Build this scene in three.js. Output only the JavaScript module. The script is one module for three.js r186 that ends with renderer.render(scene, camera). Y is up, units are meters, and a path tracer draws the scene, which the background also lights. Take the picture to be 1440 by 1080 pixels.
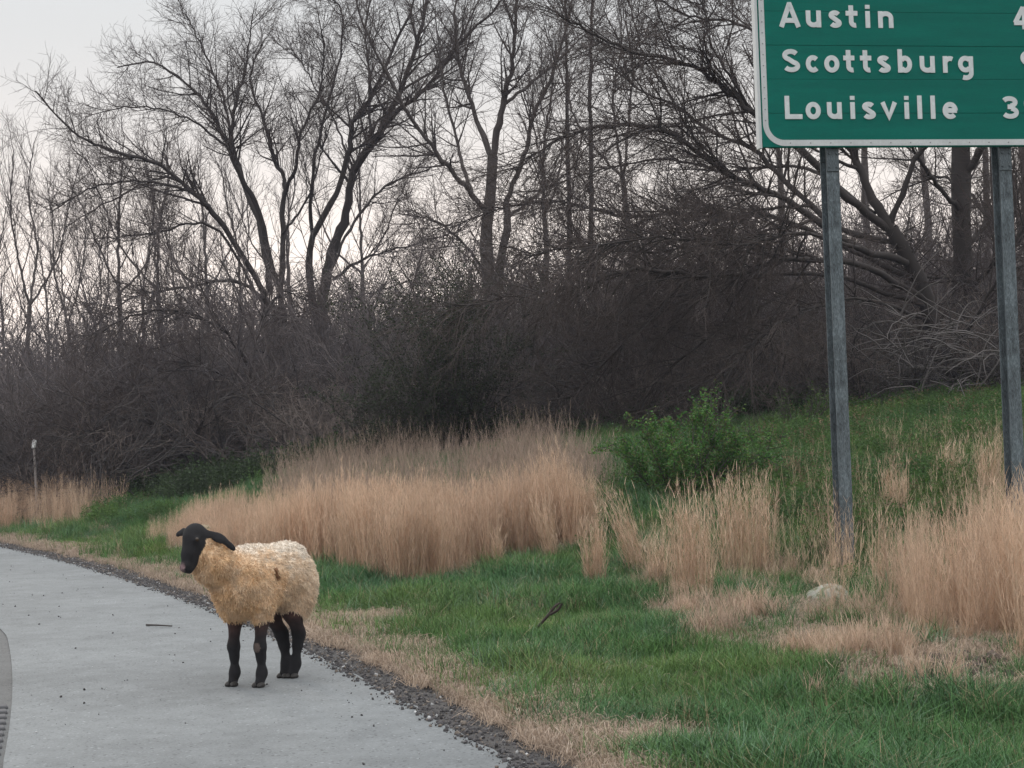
import * as THREE from 'three';
import { mergeGeometries, mergeVertices, toCreasedNormals } from 'three/addons/utils/BufferGeometryUtils.js';
import { RoundedBoxGeometry } from 'three/addons/geometries/RoundedBoxGeometry.js';

// ---------------------------------------------------------------- camera, sky, sun, exposure
const scene = new THREE.Scene();
const FOV = 24, EYE = 1.4;
const camera = new THREE.PerspectiveCamera(FOV, 4 / 3, 0.1, 4000);
camera.rotation.order = 'YXZ';
camera.position.set(0, EYE, 0);
camera.rotation.set(THREE.MathUtils.degToRad(1.556), 0, THREE.MathUtils.degToRad(-2.0));
camera.updateMatrixWorld(true);
scene.add(camera);
const renderer = new THREE.WebGLRenderer({ antialias: true });
renderer.toneMapping = THREE.LinearToneMapping;
renderer.toneMappingExposure = 1.6;
renderer.shadowMap.enabled = true;

const SUN = new THREE.Vector3(-0.36, 0.10, -0.93).normalize();
{
  const W = 512, H = 256, data = new Float32Array(W * H * 4);
  const sunAz = Math.atan2(SUN.z, SUN.x);
  for (let j = 0; j < H; j++) for (let i = 0; i < W; i++) {
    const el = ((j + 0.5) / H - 0.5) * Math.PI, az = ((i + 0.5) / W - 0.5) * 2 * Math.PI;
    let da = Math.abs(az - sunAz); if (da > Math.PI) da = 2 * Math.PI - da;
    const s = Math.max(0, Math.sin(el)), f = Math.pow(s, 1.0), e = el * 180 / Math.PI;
    const band = Math.exp(-Math.pow(Math.max(0, e) / 8.2, 2)), wide = 0.40 + 0.60 * Math.exp(-Math.pow(da / 1.25, 2));
    const hb = [0.155, 0.175, 0.185], zen = [1.34, 1.355, 1.37], gl = [0.93, 0.745, 0.615];
    const k = (j * W + i) * 4;
    for (let c = 0; c < 3; c++) data[k + c] = e < 0 ? [0.25, 0.25, 0.24][c] : hb[c] + (zen[c] - hb[c]) * f + gl[c] * band * wide;
    data[k + 3] = 1;
  }
  const sky = new THREE.DataTexture(data, W, H, THREE.RGBAFormat, THREE.FloatType);
  sky.mapping = THREE.EquirectangularReflectionMapping;
  sky.magFilter = sky.minFilter = THREE.LinearFilter; sky.wrapS = THREE.RepeatWrapping; sky.needsUpdate = true;
  scene.background = sky; scene.environment = sky;
}
const sun = new THREE.DirectionalLight(new THREE.Color(1.0, 0.86, 0.70), 0.5);
sun.position.copy(SUN).multiplyScalar(120); sun.target.position.set(-2, 0, -18);
sun.castShadow = true; sun.shadow.radius = 24; sun.shadow.mapSize.set(2048, 2048);
Object.assign(sun.shadow.camera, { left: -45, right: 45, top: 45, bottom: -45, near: 1, far: 260 });
scene.add(sun, sun.target);

// ---------------------------------------------------------------- helpers
let seedState = 1;
const seed = (n) => { seedState = n | 0; };
const rnd = () => { seedState = (seedState + 0x6d2b79f5) | 0; let t = Math.imul(seedState ^ (seedState >>> 15), 1 | seedState); t = (t + Math.imul(t ^ (t >>> 7), 61 | t)) ^ t; return ((t ^ (t >>> 14)) >>> 0) / 4294967296; };
const rr = (a, b) => a + (b - a) * rnd();
const V = (x, y, z) => new THREE.Vector3(x, y, z);
const clamp = (x, a, b) => Math.min(b, Math.max(a, x));
const sstep = (a, b, x) => { const t = clamp((x - a) / (b - a), 0, 1); return t * t * (3 - 2 * t); };
const lerp = (a, b, t) => a + (b - a) * t;
const hash3 = (x, y, z) => { let h = Math.imul(x, 374761393) ^ Math.imul(y, 668265263) ^ Math.imul(z, 2147483647 ^ 0x5bd1e995); h = Math.imul(h ^ (h >>> 13), 1274126177); return ((h ^ (h >>> 16)) >>> 0) / 4294967296; };
function noise(x, y, z = 0) {                       // value noise, 0..1
  const ix = Math.floor(x), iy = Math.floor(y), iz = Math.floor(z);
  let fx = x - ix, fy = y - iy, fz = z - iz;
  fx = fx * fx * (3 - 2 * fx); fy = fy * fy * (3 - 2 * fy); fz = fz * fz * (3 - 2 * fz);
  const L = (dz) => lerp(lerp(hash3(ix, iy, iz + dz), hash3(ix + 1, iy, iz + dz), fx), lerp(hash3(ix, iy + 1, iz + dz), hash3(ix + 1, iy + 1, iz + dz), fx), fy);
  return fz ? lerp(L(0), L(1), fz) : L(0);
}
const fbm = (x, y, z = 0, o = 3) => { let s = 0, a = 0.5, n = 0; for (let i = 0; i < o; i++) { s += a * noise(x, y, z); n += a; a *= 0.5; x = x * 2.03 + 7.1; y = y * 2.03 + 3.7; z = z * 2.03 + 1.3; } return s / n; };

// photograph pixels (1440 x 1080) <-> points of the place
const F = 540 / Math.tan(THREE.MathUtils.degToRad(FOV / 2));
const camInv = camera.matrixWorld.clone().invert();
function at(u, v, d) {                              // the point d metres ahead
  const r = V((u - 720) / F, -(v - 540) / F, -1).applyQuaternion(camera.quaternion);
  return r.multiplyScalar(d / -r.z).add(camera.position);
}
function onLevel(u, v, y = 0) { const r = V((u - 720) / F, -(v - 540) / F, -1).applyQuaternion(camera.quaternion); return r.multiplyScalar((y - EYE) / r.y).add(camera.position); }
const _p = new THREE.Vector3();
function pix(x, y, z) { _p.set(x, y, z).applyMatrix4(camInv); return [720 + F * _p.x / -_p.z, 540 - F * _p.y / -_p.z, -_p.z]; }
const jit = (u, v, x, z) => [u + 60 * (noise(x * 1.7, z * 1.7, 91) - 0.5) + 26 * (noise(x * 6, z * 6, 93) - 0.5), v + 26 * (noise(x * 1.7 + 9, z * 1.7, 92) - 0.5) + 12 * (noise(x * 6, z * 6, 94) - 0.5)];   // ragged outlines
const inPoly = (u, v, P) => { let c = false; for (let i = 0, j = P.length - 1; i < P.length; j = i++) { const [a, b] = P[i], [p, q] = P[j]; if ((b > v) !== (q > v) && u < ((p - a) * (v - b)) / (q - b) + a) c = !c; } return c; };

const used = new Map();
function numbered(name) { const n = used.get(name) ?? 0; used.set(name, n + 1); return n ? name + '_' + String(n).padStart(3, '0') : name; }
function tag(o, label, category, group, kind) {
  if (label) o.userData.label = label;
  if (category) o.userData.category = category;
  if (group) o.userData.group = group;
  if (kind) o.userData.kind = kind;
  return o;
}
function thing(name, label, category, pos = [0, 0, 0], turn = 0, group) {
  const g = new THREE.Group(); g.name = numbered(name); g.position.set(...pos); g.rotation.y = turn; scene.add(g);
  return tag(g, label, category, group);
}
function part(name, geo, mat, parent) {
  const m = new THREE.Mesh(geo, mat); m.name = parent ? name : numbered(name); m.castShadow = m.receiveShadow = true;
  (parent ?? scene).add(m); return m;
}
const std = (o) => new THREE.MeshStandardMaterial({ roughness: 0.9, metalness: 0, ...o });
const lin = (r, g, b) => new THREE.Color().setRGB(r, g, b);

// grows triangles: tubes, ribbons
class Mesher {
  constructor() { this.p = []; this.n = []; this.i = []; this.c = null; }
  get tris() { return this.i.length / 3; }
  tube(pts, r0, r1, sides, knob = 0) {
    const n = pts.length, base = this.p.length / 3, t = V(), a = V(), b = V(), ref = V();
    for (let k = 0; k < n; k++) {
      t.subVectors(pts[Math.min(k + 1, n - 1)], pts[Math.max(k - 1, 0)]).normalize();
      if (!k) ref.set(Math.abs(t.y) > 0.8 ? 1 : 0, Math.abs(t.y) > 0.8 ? 0 : 1, 0);
      a.crossVectors(ref, t).normalize(); b.crossVectors(t, a); ref.copy(b).cross(t).negate().cross(t).lengthSq(); ref.copy(b);
      const r = lerp(r0, r1, k / (n - 1)) * (knob ? rr(1 - knob, 1 + knob) : 1), q = pts[k];
      for (let s = 0; s < sides; s++) {
        const w = (s / sides) * 2 * Math.PI, cx = Math.cos(w), sy = Math.sin(w);
        const nx = a.x * cx + b.x * sy, ny = a.y * cx + b.y * sy, nz = a.z * cx + b.z * sy;
        this.p.push(q.x + nx * r, q.y + ny * r, q.z + nz * r); this.n.push(nx, ny, nz);
      }
      if (k) for (let s = 0; s < sides; s++) {
        const s2 = (s + 1) % sides, A = base + (k - 1) * sides + s, B = base + (k - 1) * sides + s2, C = base + k * sides + s, D = base + k * sides + s2;
        this.i.push(A, B, C, B, D, C);
      }
    }
  }
  ribbon(pts, w0, w1, side, bend = null) {          // flat blade along pts, width along side
    const n = pts.length, base = this.p.length / 3, nn = V();
    for (let k = 0; k < n; k++) {
      const w = lerp(w0, w1, k / (n - 1)) / 2, q = pts[k];
      nn.subVectors(pts[Math.min(k + 1, n - 1)], pts[Math.max(k - 1, 0)]).cross(side).normalize();
      this.p.push(q.x - side.x * w, q.y - side.y * w, q.z - side.z * w, q.x + side.x * w, q.y + side.y * w, q.z + side.z * w);
      this.n.push(nn.x, nn.y, nn.z, nn.x, nn.y, nn.z);
      if (k) { const A = base + 2 * k - 2; this.i.push(A, A + 2, A + 1, A + 1, A + 2, A + 3); }
    }
  }
  leaf(q, dir, side, L, W) {                        // a folded pointed leaf: four triangles
    const base = this.p.length / 3, nn = V().crossVectors(dir, side).normalize();
    const m = q.clone().addScaledVector(dir, L * 0.45), e = q.clone().addScaledVector(dir, L).addScaledVector(nn, -L * 0.12);
    const l = m.clone().addScaledVector(side, -W / 2).addScaledVector(nn, W * 0.15), r = m.clone().addScaledVector(side, W / 2).addScaledVector(nn, W * 0.15);
    for (const v of [q, l, m, r, e]) { this.p.push(v.x, v.y, v.z); this.n.push(nn.x, nn.y, nn.z); }
    this.i.push(base, base + 1, base + 2, base, base + 2, base + 3, base + 1, base + 4, base + 2, base + 2, base + 4, base + 3);
  }
  color(c) { this.c ??= []; while (this.c.length < this.p.length) this.c.push(c[0], c[1], c[2]); }
  geo() {
    const g = new THREE.BufferGeometry();
    g.setAttribute('position', new THREE.Float32BufferAttribute(this.p, 3));
    g.setAttribute('normal', new THREE.Float32BufferAttribute(this.n, 3));
    if (this.c) g.setAttribute('color', new THREE.Float32BufferAttribute(this.c, 3));
    g.setIndex(this.i); return g;
  }
}
function smoothLine(pts, n) { return new THREE.CatmullRomCurve3(pts, false, 'centripetal').getPoints(n); }
function noiseTexture(size, fn, rx, ry, srgb) {
  const d = new Uint8Array(size * size * 4);
  for (let y = 0; y < size; y++) for (let x = 0; x < size; x++) { const c = fn(x, y); const k = (y * size + x) * 4; d[k] = clamp(c[0], 0, 255); d[k + 1] = clamp(c[1], 0, 255); d[k + 2] = clamp(c[2], 0, 255); d[k + 3] = 255; }
  const t = new THREE.DataTexture(d, size, size); t.magFilter = t.minFilter = THREE.LinearFilter; t.wrapS = t.wrapT = THREE.RepeatWrapping; t.repeat.set(rx, ry);
  if (srgb) t.colorSpace = THREE.SRGBColorSpace; t.needsUpdate = true; return t;
}
const tileNoise = (x, y, cells, size, z) => {       // value noise that repeats over the tile
  const fx = (x / size) * cells, fy = (y / size) * cells, ix = Math.floor(fx), iy = Math.floor(fy); let a = fx - ix, b = fy - iy; a = a * a * (3 - 2 * a); b = b * b * (3 - 2 * b);
  const h = (i, j) => hash3((ix + i) % cells, (iy + j) % cells, z);
  return lerp(lerp(h(0, 0), h(1, 0), a), lerp(h(0, 1), h(1, 1), a), b);
};

// ---------------------------------------------------------------- lie of the land
const edgePts = [[737, 1080], [699, 1059], [622, 1017], [539, 970], [483, 939], [442, 921], [299, 861], [268, 850], [220, 830], [170, 812], [126, 794], [79, 783], [31, 775], [0, 770]].map(([u, v]) => onLevel(u, v));
let EDGE;                                           // samples of the pavement's right edge, near to far: {x, z, tx, tz}
{
  // least-squares parabola x(d) through the measured edge, straight on beyond it
  let S = Array.from({ length: 3 }, () => [0, 0, 0, 0]);
  for (const p of edgePts) { const d = -p.z, b = [1, d, d * d]; for (let i = 0; i < 3; i++) { for (let j = 0; j < 3; j++) S[i][j] += b[i] * b[j]; S[i][3] += b[i] * p.x; } }
  for (let i = 0; i < 3; i++) { const k = S[i][i]; for (let j = i; j < 4; j++) S[i][j] /= k; for (let r = 0; r < 3; r++) if (r !== i) { const m = S[r][i]; for (let j = i; j < 4; j++) S[r][j] -= m * S[i][j]; } }
  const c = [S[0][3], S[1][3], S[2][3]];
  const X = (d) => { const q = clamp(d, 1, 30); return c[0] + c[1] * q + c[2] * q * q + (d - q) * (c[1] + 2 * c[2] * q); };
  EDGE = [];
  let d = -12; while (d < 90) { const x = X(d), s = (X(d + 0.01) - X(d - 0.01)) / 0.02, l = Math.hypot(s, 1); EDGE.push({ x, z: -d, tx: s / l, tz: -1 / l }); d += (d > 35 ? 1 : 0.2) / l; }
  globalThis.__edge = c;
}
function fromEdge(x, z) {                           // signed distance to the edge (right is positive) and where along it
  let best = 1e9, k = 0;
  for (let i = 0; i < EDGE.length; i += 4) { const e = EDGE[i], q = (x - e.x) ** 2 + (z - e.z) ** 2; if (q < best) { best = q; k = i; } }
  for (let i = Math.max(0, k - 4); i < Math.min(EDGE.length, k + 5); i++) { const e = EDGE[i], q = (x - e.x) ** 2 + (z - e.z) ** 2; if (q < best) { best = q; k = i; } }
  const e = EDGE[k];
  return (x - e.x) * -e.tz + (z - e.z) * e.tx;
}
const lay = [[1192, 818, 16], [1330, 915, 10.7], [1440, 1080, 8.3], [760, 880, 13], [500, 832, 16.7], [650, 820, 16.4], [970, 852, 14.2], [840, 822, 15.4], [950, 705, 20], [1060, 690, 20.4], [1100, 625, 24], [1300, 640, 22], [1430, 590, 26],
  [1350, 560, 30], [1440, 545, 30], [830, 700, 21], [600, 690, 24], [500, 662, 28], [300, 715, 27], [210, 762, 26], [200, 700, 33], [60, 745, 31], [30, 700, 38], [0, 760, 29], [700, 625, 34], [900, 592, 34], [1200, 572, 32], [400, 650, 38], [1000, 1000, 9.8], [1500, 700, 17.5]].map((q) => at(...q));
for (const e of EDGE) if (-e.z > 3 && -e.z < 40 && Math.round(e.z * 5) % 15 === 0) lay.push(V(e.x, -0.02, e.z));
let TPS;
{
  const n = lay.length, N = n + 3, U = (r2) => (r2 < 1e-9 ? 0 : r2 * Math.log(r2)), A = [];
  for (let i = 0; i < N; i++) A.push(new Float64Array(N + 1));
  for (let i = 0; i < n; i++) { for (let j = 0; j < n; j++) A[i][j] = U((lay[i].x - lay[j].x) ** 2 + (lay[i].z - lay[j].z) ** 2); A[i][i] += 6; A[i][n] = A[n][i] = 1; A[i][n + 1] = A[n + 1][i] = lay[i].x; A[i][n + 2] = A[n + 2][i] = lay[i].z; A[i][N] = lay[i].y; }
  for (let i = 0; i < N; i++) { let p = i; for (let r = i + 1; r < N; r++) if (Math.abs(A[r][i]) > Math.abs(A[p][i])) p = r; [A[i], A[p]] = [A[p], A[i]]; for (let r = i + 1; r < N; r++) { const m = A[r][i] / A[i][i]; if (m) for (let c = i; c <= N; c++) A[r][c] -= m * A[i][c]; } }
  const w = new Float64Array(N); for (let i = N - 1; i >= 0; i--) { let s = A[i][N]; for (let c = i + 1; c < N; c++) s -= A[i][c] * w[c]; w[i] = s / A[i][i]; }
  TPS = (x, z) => { x = clamp(x, -20, 10); z = clamp(z, -40, -5); let s = w[n] + w[n + 1] * x + w[n + 2] * z; for (let i = 0; i < n; i++) s += w[i] * U((x - lay[i].x) ** 2 + (z - lay[i].z) ** 2); return s; };
}
function groundAt(x, z, s = fromEdge(x, z)) {
  if (s < -0.02) return s < -8.2 && s > -60 ? -0.03 : -0.07;
  const w = sstep(0.0, 1.6, s), rough = (fbm(x * 0.9, z * 0.9, 3, 3) - 0.5) * 0.10 * sstep(0.3, 2, s) + (noise(x * 5, z * 5, 8) - 0.5) * 0.03 * sstep(0.1, 0.6, s);
  const bank = 0.10 * Math.exp(-(((x - 2.3) / 0.9) ** 2 + ((z + 9.9) / 0.6) ** 2));
  return lerp(-0.015, TPS(x, z), w) + rough + bank;
}

// ---------------------------------------------------------------- the ground, the ramp shoulder and the lane
const REG = {                                       // where things grow, as outlines of the ground they stand on in the photograph
  mass: [[205, 765], [290, 790], [430, 815], [545, 834], [650, 820], [715, 788], [800, 780], [832, 752], [826, 728], [760, 735], [650, 752], [560, 765], [430, 762], [300, 748], [215, 748]],
  clump: [[1212, 872], [1250, 893], [1330, 912], [1440, 930], [1560, 950], [1560, 835], [1440, 835], [1330, 848], [1250, 860]],
  far: [[-60, 752], [60, 747], [112, 736], [142, 716], [125, 698], [-60, 700]],
  thatch: [[900, 845], [980, 838], [1120, 838], [1230, 868], [1300, 900], [1440, 925], [1560, 940], [1560, 1010], [1440, 985], [1330, 975], [1240, 985], [1180, 955], [1010, 925], [935, 880]],
  dirt: [[1110, 1005], [1180, 962], [1290, 925], [1360, 915], [1560, 930], [1560, 1000], [1400, 990], [1260, 1000], [1190, 1010]],
};
const LIST = (a, dx = 1) => a.map((x) => x * dx);
const M = {};
{
  const xs = [], zs = [];
  { let x = -14; while (x < 9.01) { xs.push(x); x += 0.16; } let st = 0.2; while (x < 1800) { xs.push(x); st *= 1.22; x += st; } x = -14; st = 0.2; while (x > -1800) { x -= st; st *= 1.22; xs.unshift(x); } }
  { let z = -3; while (z > -40) { zs.push(z); z -= z > -22 ? 0.13 : 0.24; } let st = 0.4; while (z > -2200) { zs.push(z); st *= 1.22; z -= st; } z = -3; st = 0.3; while (z < 900) { z += st; st *= 1.3; zs.unshift(z); } }
  const nx = xs.length, nz = zs.length, pos = new Float32Array(nx * nz * 3), col = new Float32Array(nx * nz * 3), uv = new Float32Array(nx * nz * 2), idx = [];
  for (let j = 0; j < nz; j++) for (let i = 0; i < nx; i++) {
    const x = xs[i], z = zs[j], s = fromEdge(x, z), k = j * nx + i, y = groundAt(x, z, s);
    pos.set([x, y, z], k * 3); uv.set([x, z], k * 2);
    const n1 = fbm(x * 1.3, z * 1.3, 11), n2 = noise(x * 6, z * 6, 5);
    let c = [0.050 + 0.03 * n2, 0.060 + 0.025 * n1, 0.028 + 0.01 * n2];                      // matted green over soil
    const soil = [0.105 + 0.05 * n1, 0.082 + 0.04 * n1, 0.064 + 0.03 * n1], straw = [0.23 + 0.1 * n2, 0.165 + 0.07 * n2, 0.115 + 0.04 * n2];
    if (z < -5 && z > -60) {
      const [u, v] = jit(...pix(x, y, z), x, z);
      const grit = sstep(0.50, 0.32, s + 0.4 * (n1 - 0.5)), litter = sstep(0.3, 0.5, s) * sstep(1.05, 0.6, s + 1.1 * (n1 - 0.5));
      if (litter > 0) c = c.map((q, m) => lerp(q, straw[m], litter));
      if (grit > 0) c = c.map((q, m) => lerp(q, [0.085 + 0.05 * n2, 0.08 + 0.045 * n2, 0.08 + 0.04 * n2][m], grit));
      if (inPoly(u, v, REG.thatch) || inPoly(u, v, REG.mass) || inPoly(u, v, REG.far) || inPoly(u, v, REG.clump)) c = straw.map((q, m) => lerp(q, soil[m], 0.6 * n1));
      if (inPoly(u, v, REG.dirt)) c = soil.map((q) => q * 0.8);
    }
    col.set(c, k * 3);
    if (i && j) { const a = k - nx - 1, b = k - nx, d = k - 1; idx.push(a, b, d, b, k, d); }
  }
  const g = new THREE.BufferGeometry();
  g.setAttribute('position', new THREE.BufferAttribute(pos, 3)); g.setAttribute('color', new THREE.BufferAttribute(col, 3)); g.setAttribute('uv', new THREE.BufferAttribute(uv, 2)); g.setIndex(idx); g.computeVertexNormals();
  const grain = noiseTexture(512, (x, y) => { const n = 0.35 * tileNoise(x, y, 32, 512, 1) + 0.35 * tileNoise(x, y, 96, 512, 2) + 0.3 * hash3(x, y, 3); const q = 105 + 150 * n; return [q, q, q]; }, 0.9, 0.9);
  M.ground = std({ vertexColors: true, map: grain, bumpMap: grain, bumpScale: 0.03, roughness: 1 });
  tag(part('ground', g, M.ground), null, null, null, 'structure');
}
{
  // sheets laid along the edge: u runs along, s across
  const LANE = (d) => -2.07 + 0.0551 * clamp(d - 8.7, 0, 5.6);   // where the driving lane begins
  function sheet(s0, s1, ns, dFrom, dTo, y, jagged) {
    const rows = EDGE.filter((e) => -e.z >= dFrom && -e.z <= dTo), pos = [], uv = [], col = [], idx = []; let along = 0;
    rows.forEach((e, i) => {
      if (i) along += Math.hypot(e.x - rows[i - 1].x, e.z - rows[i - 1].z);
      for (let j = 0; j <= ns; j++) {
        let s = lerp(s0 === null ? LANE(-e.z) : s0, s1 === null ? LANE(-e.z) : s1, j / ns);
        if (jagged && j === ns) s += (fbm(along * 2.4, 0.5, 2, 3) - 0.5) * 0.10 + (noise(along * 14, 3) - 0.5) * 0.025;
        const x = e.x - e.tz * s, z = e.z + e.tx * s;
        pos.push(x, y + 0.004 * noise(x * 0.7, z * 0.7, 1), z); uv.push(x, z);
        const n = 0.84 + 0.32 * fbm(x * 0.8, z * 0.8, 21, 5); col.push(n, n, n);
        if (i && j) { const k = i * (ns + 1) + j; idx.push(k - ns - 2, k - 1, k - ns - 1, k - 1, k, k - ns - 1); }
      }
      if (jagged) {                                 // the broken edge of the slab, going down into the gravel
        const n = pos.length; pos.push(pos[n - 3] + -e.tz * 0.02, y - 0.09, pos[n - 1] + e.tx * 0.02); uv.push(uv[uv.length - 2], uv[uv.length - 1] + 0.09); col.push(0.6, 0.6, 0.6);
      }
    });
    if (jagged) { idx.length = 0; const w = ns + 2; for (let i = 1; i < rows.length; i++) for (let j = 1; j < w; j++) { const k = i * w + j; idx.push(k - w - 1, k - 1, k - w, k - 1, k, k - w); } }
    const g = new THREE.BufferGeometry(); g.setAttribute('position', new THREE.Float32BufferAttribute(pos, 3)); g.setAttribute('uv', new THREE.Float32BufferAttribute(uv, 2)); g.setAttribute('color', new THREE.Float32BufferAttribute(col, 3)); g.setIndex(idx); g.computeVertexNormals(); return g;
  }
  // worn pale asphalt: fine grit, scattered dark pits and pale chips
  const S = 1024, chips = new Float32Array(S * S); seed(77);
  for (let i = 0; i < 7000; i++) { const cx = rnd() * S, cy = rnd() * S, r = 0.8 + 2.6 * Math.pow(rnd(), 4), a = rnd() < 0.6 ? -1 : 0.85; for (let y = -4; y <= 4; y++) for (let x = -4; x <= 4; x++) if (x * x + y * y < r * r) { const X = (Math.floor(cx) + x + S) % S, Y = (Math.floor(cy) + y + S) % S; chips[Y * S + X] = a * (0.35 + 0.5 * hash3(i, 2, 1)); } }
  const tone = (x, y) => 0.30 * tileNoise(x, y, 256, S, 4) + 0.25 * hash3(x, y, 9) + 0.25 * tileNoise(x, y, 24, S, 6) + 0.2 * tileNoise(x, y, 7, S, 8);
  const tex = noiseTexture(S, (x, y) => { const q = 185 + 62 * (tone(x, y) - 0.5) + 70 * chips[y * S + x]; return [q, q * 1.0, q * 1.0]; }, 0.42, 0.42, true);
  const bmp = noiseTexture(S, (x, y) => { const q = 128 + 170 * (tone(x, y) - 0.5) + 90 * chips[y * S + x]; return [q, q, q]; }, 0.42, 0.42);
  M.road = std({ color: lin(0.372, 0.394, 0.404), map: tex, bumpMap: bmp, bumpScale: 0.008, vertexColors: true, roughness: 0.88 });
  tag(part('road_shoulder', sheet(null, 0, 10, -12, 60, 0, true), M.road), null, null, null, 'structure');
  M.lane = std({ color: lin(0.215, 0.22, 0.222), map: tex, bumpMap: bmp, bumpScale: 0.01, vertexColors: true, roughness: 0.85 });
  const lane = sheet(-8, null, 12, -12, 60, -0.006, false);
  tag(part('road', lane, M.lane), null, null, null, 'structure');
  // milled rumble strip: ribs standing across the near end of the lane edge
  const ribs = []; let run = 0;
  for (let i = 1; i < EDGE.length; i++) {
    const e = EDGE[i]; run += Math.hypot(e.x - EDGE[i - 1].x, e.z - EDGE[i - 1].z);
    if (-e.z > 3 && -e.z < 10.6 && run > 0.16) { run = 0; const b = new RoundedBoxGeometry(0.34, 0.03, 0.10, 2, 0.012); b.rotateY(Math.atan2(-e.tx, -e.tz)); b.translate(e.x - e.tz * (LANE(-e.z) - 0.19), -0.002, e.z + e.tx * (LANE(-e.z) - 0.19)); ribs.push(b); }
  }
  tag(part('rumble_strip', mergeGeometries(ribs), std({ color: lin(0.10, 0.10, 0.105) })), 'dark milled rumble strip along the edge of the driving lane', 'rumble strip', null, 'structure');
}

// ---------------------------------------------------------------- bare trees
const barkTex = noiseTexture(256, (x, y) => { const n = 0.5 * tileNoise(x, y >> 2, 32, 256, 3) + 0.3 * hash3(x, y >> 2, 4) + 0.2 * tileNoise(x, y, 8, 256, 6); const q = 165 + 120 * (n - 0.5); return [q, q * 0.98, q * 0.95]; }, 1, 1, true);
const bark = (r, g, b) => std({ color: lin(r, g, b), roughness: 1 });
M.barkDark = bark(0.052, 0.044, 0.041); M.barkMid = bark(0.085, 0.072, 0.066); M.twig = bark(0.080, 0.062, 0.056); 
const rotAbout = (v, axis, a) => v.clone().applyAxisAngle(axis, a);
function sideways(t) { const a = V(rr(-1, 1), rr(-1, 1), rr(-1, 1)); return a.addScaledVector(t, -a.dot(t)).normalize(); }
// one shoot: a wandering line from p along dir
function shoot(p, dir, L, n, lift, wob) {
  const pts = [p.clone()], d = dir.clone(), q = p.clone();
  for (let k = 0; k < n; k++) { d.x += rr(-wob, wob); d.y += rr(-wob, wob) + lift; d.z += rr(-wob, wob); d.normalize(); q.addScaledVector(d, L / n); pts.push(q.clone()); }
  return pts;
}
// side shoots of a limb, and theirs; meshers[level] takes them
function sprout(pts, r0, r1, o, level, meshers) {
  const n = pts.length - 1; let len = 0; for (let k = 1; k <= n; k++) len += pts[k].distanceTo(pts[k - 1]);
  const L = o.levels[level]; if (!L) return;
  const count = Math.max(L.min ?? 1, Math.round(len * L.per * rr(0.8, 1.2)));
  for (let c = 0; c < count; c++) {
    const t = lerp(L.from ?? 0.2, 1, (c + rnd()) / count), f = t * n, k = Math.min(n - 1, Math.floor(f)), p = pts[k].clone().lerp(pts[k + 1], f - k);
    const tan = pts[k + 1].clone().sub(pts[k]).normalize(), ax = sideways(tan);
    const dir = rotAbout(tan, ax, rr(L.a0, L.a1)); dir.y += L.up ?? 0; dir.normalize();
    const pr = lerp(r0, r1, t), r = Math.max(L.rmin, Math.min(pr * (L.rk ?? 0.6), L.rmax ?? 1) * rr(0.7, 1.1)), ll = L.len * rr(0.45, 1.25) * lerp(1, L.taper ?? 0.55, t);
    if (o.keep && !o.keep(p)) continue;
    const line = shoot(p, dir, ll, L.seg, L.lift ?? 0.03, L.wob ?? 0.12);
    meshers[Math.min(level, meshers.length - 1)].tube(line, r, Math.max(L.rend ?? 0.002, r * 0.35), L.sides ?? 3);
    sprout(line, r, r * 0.4, o, level + 1, meshers);
  }
}
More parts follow.
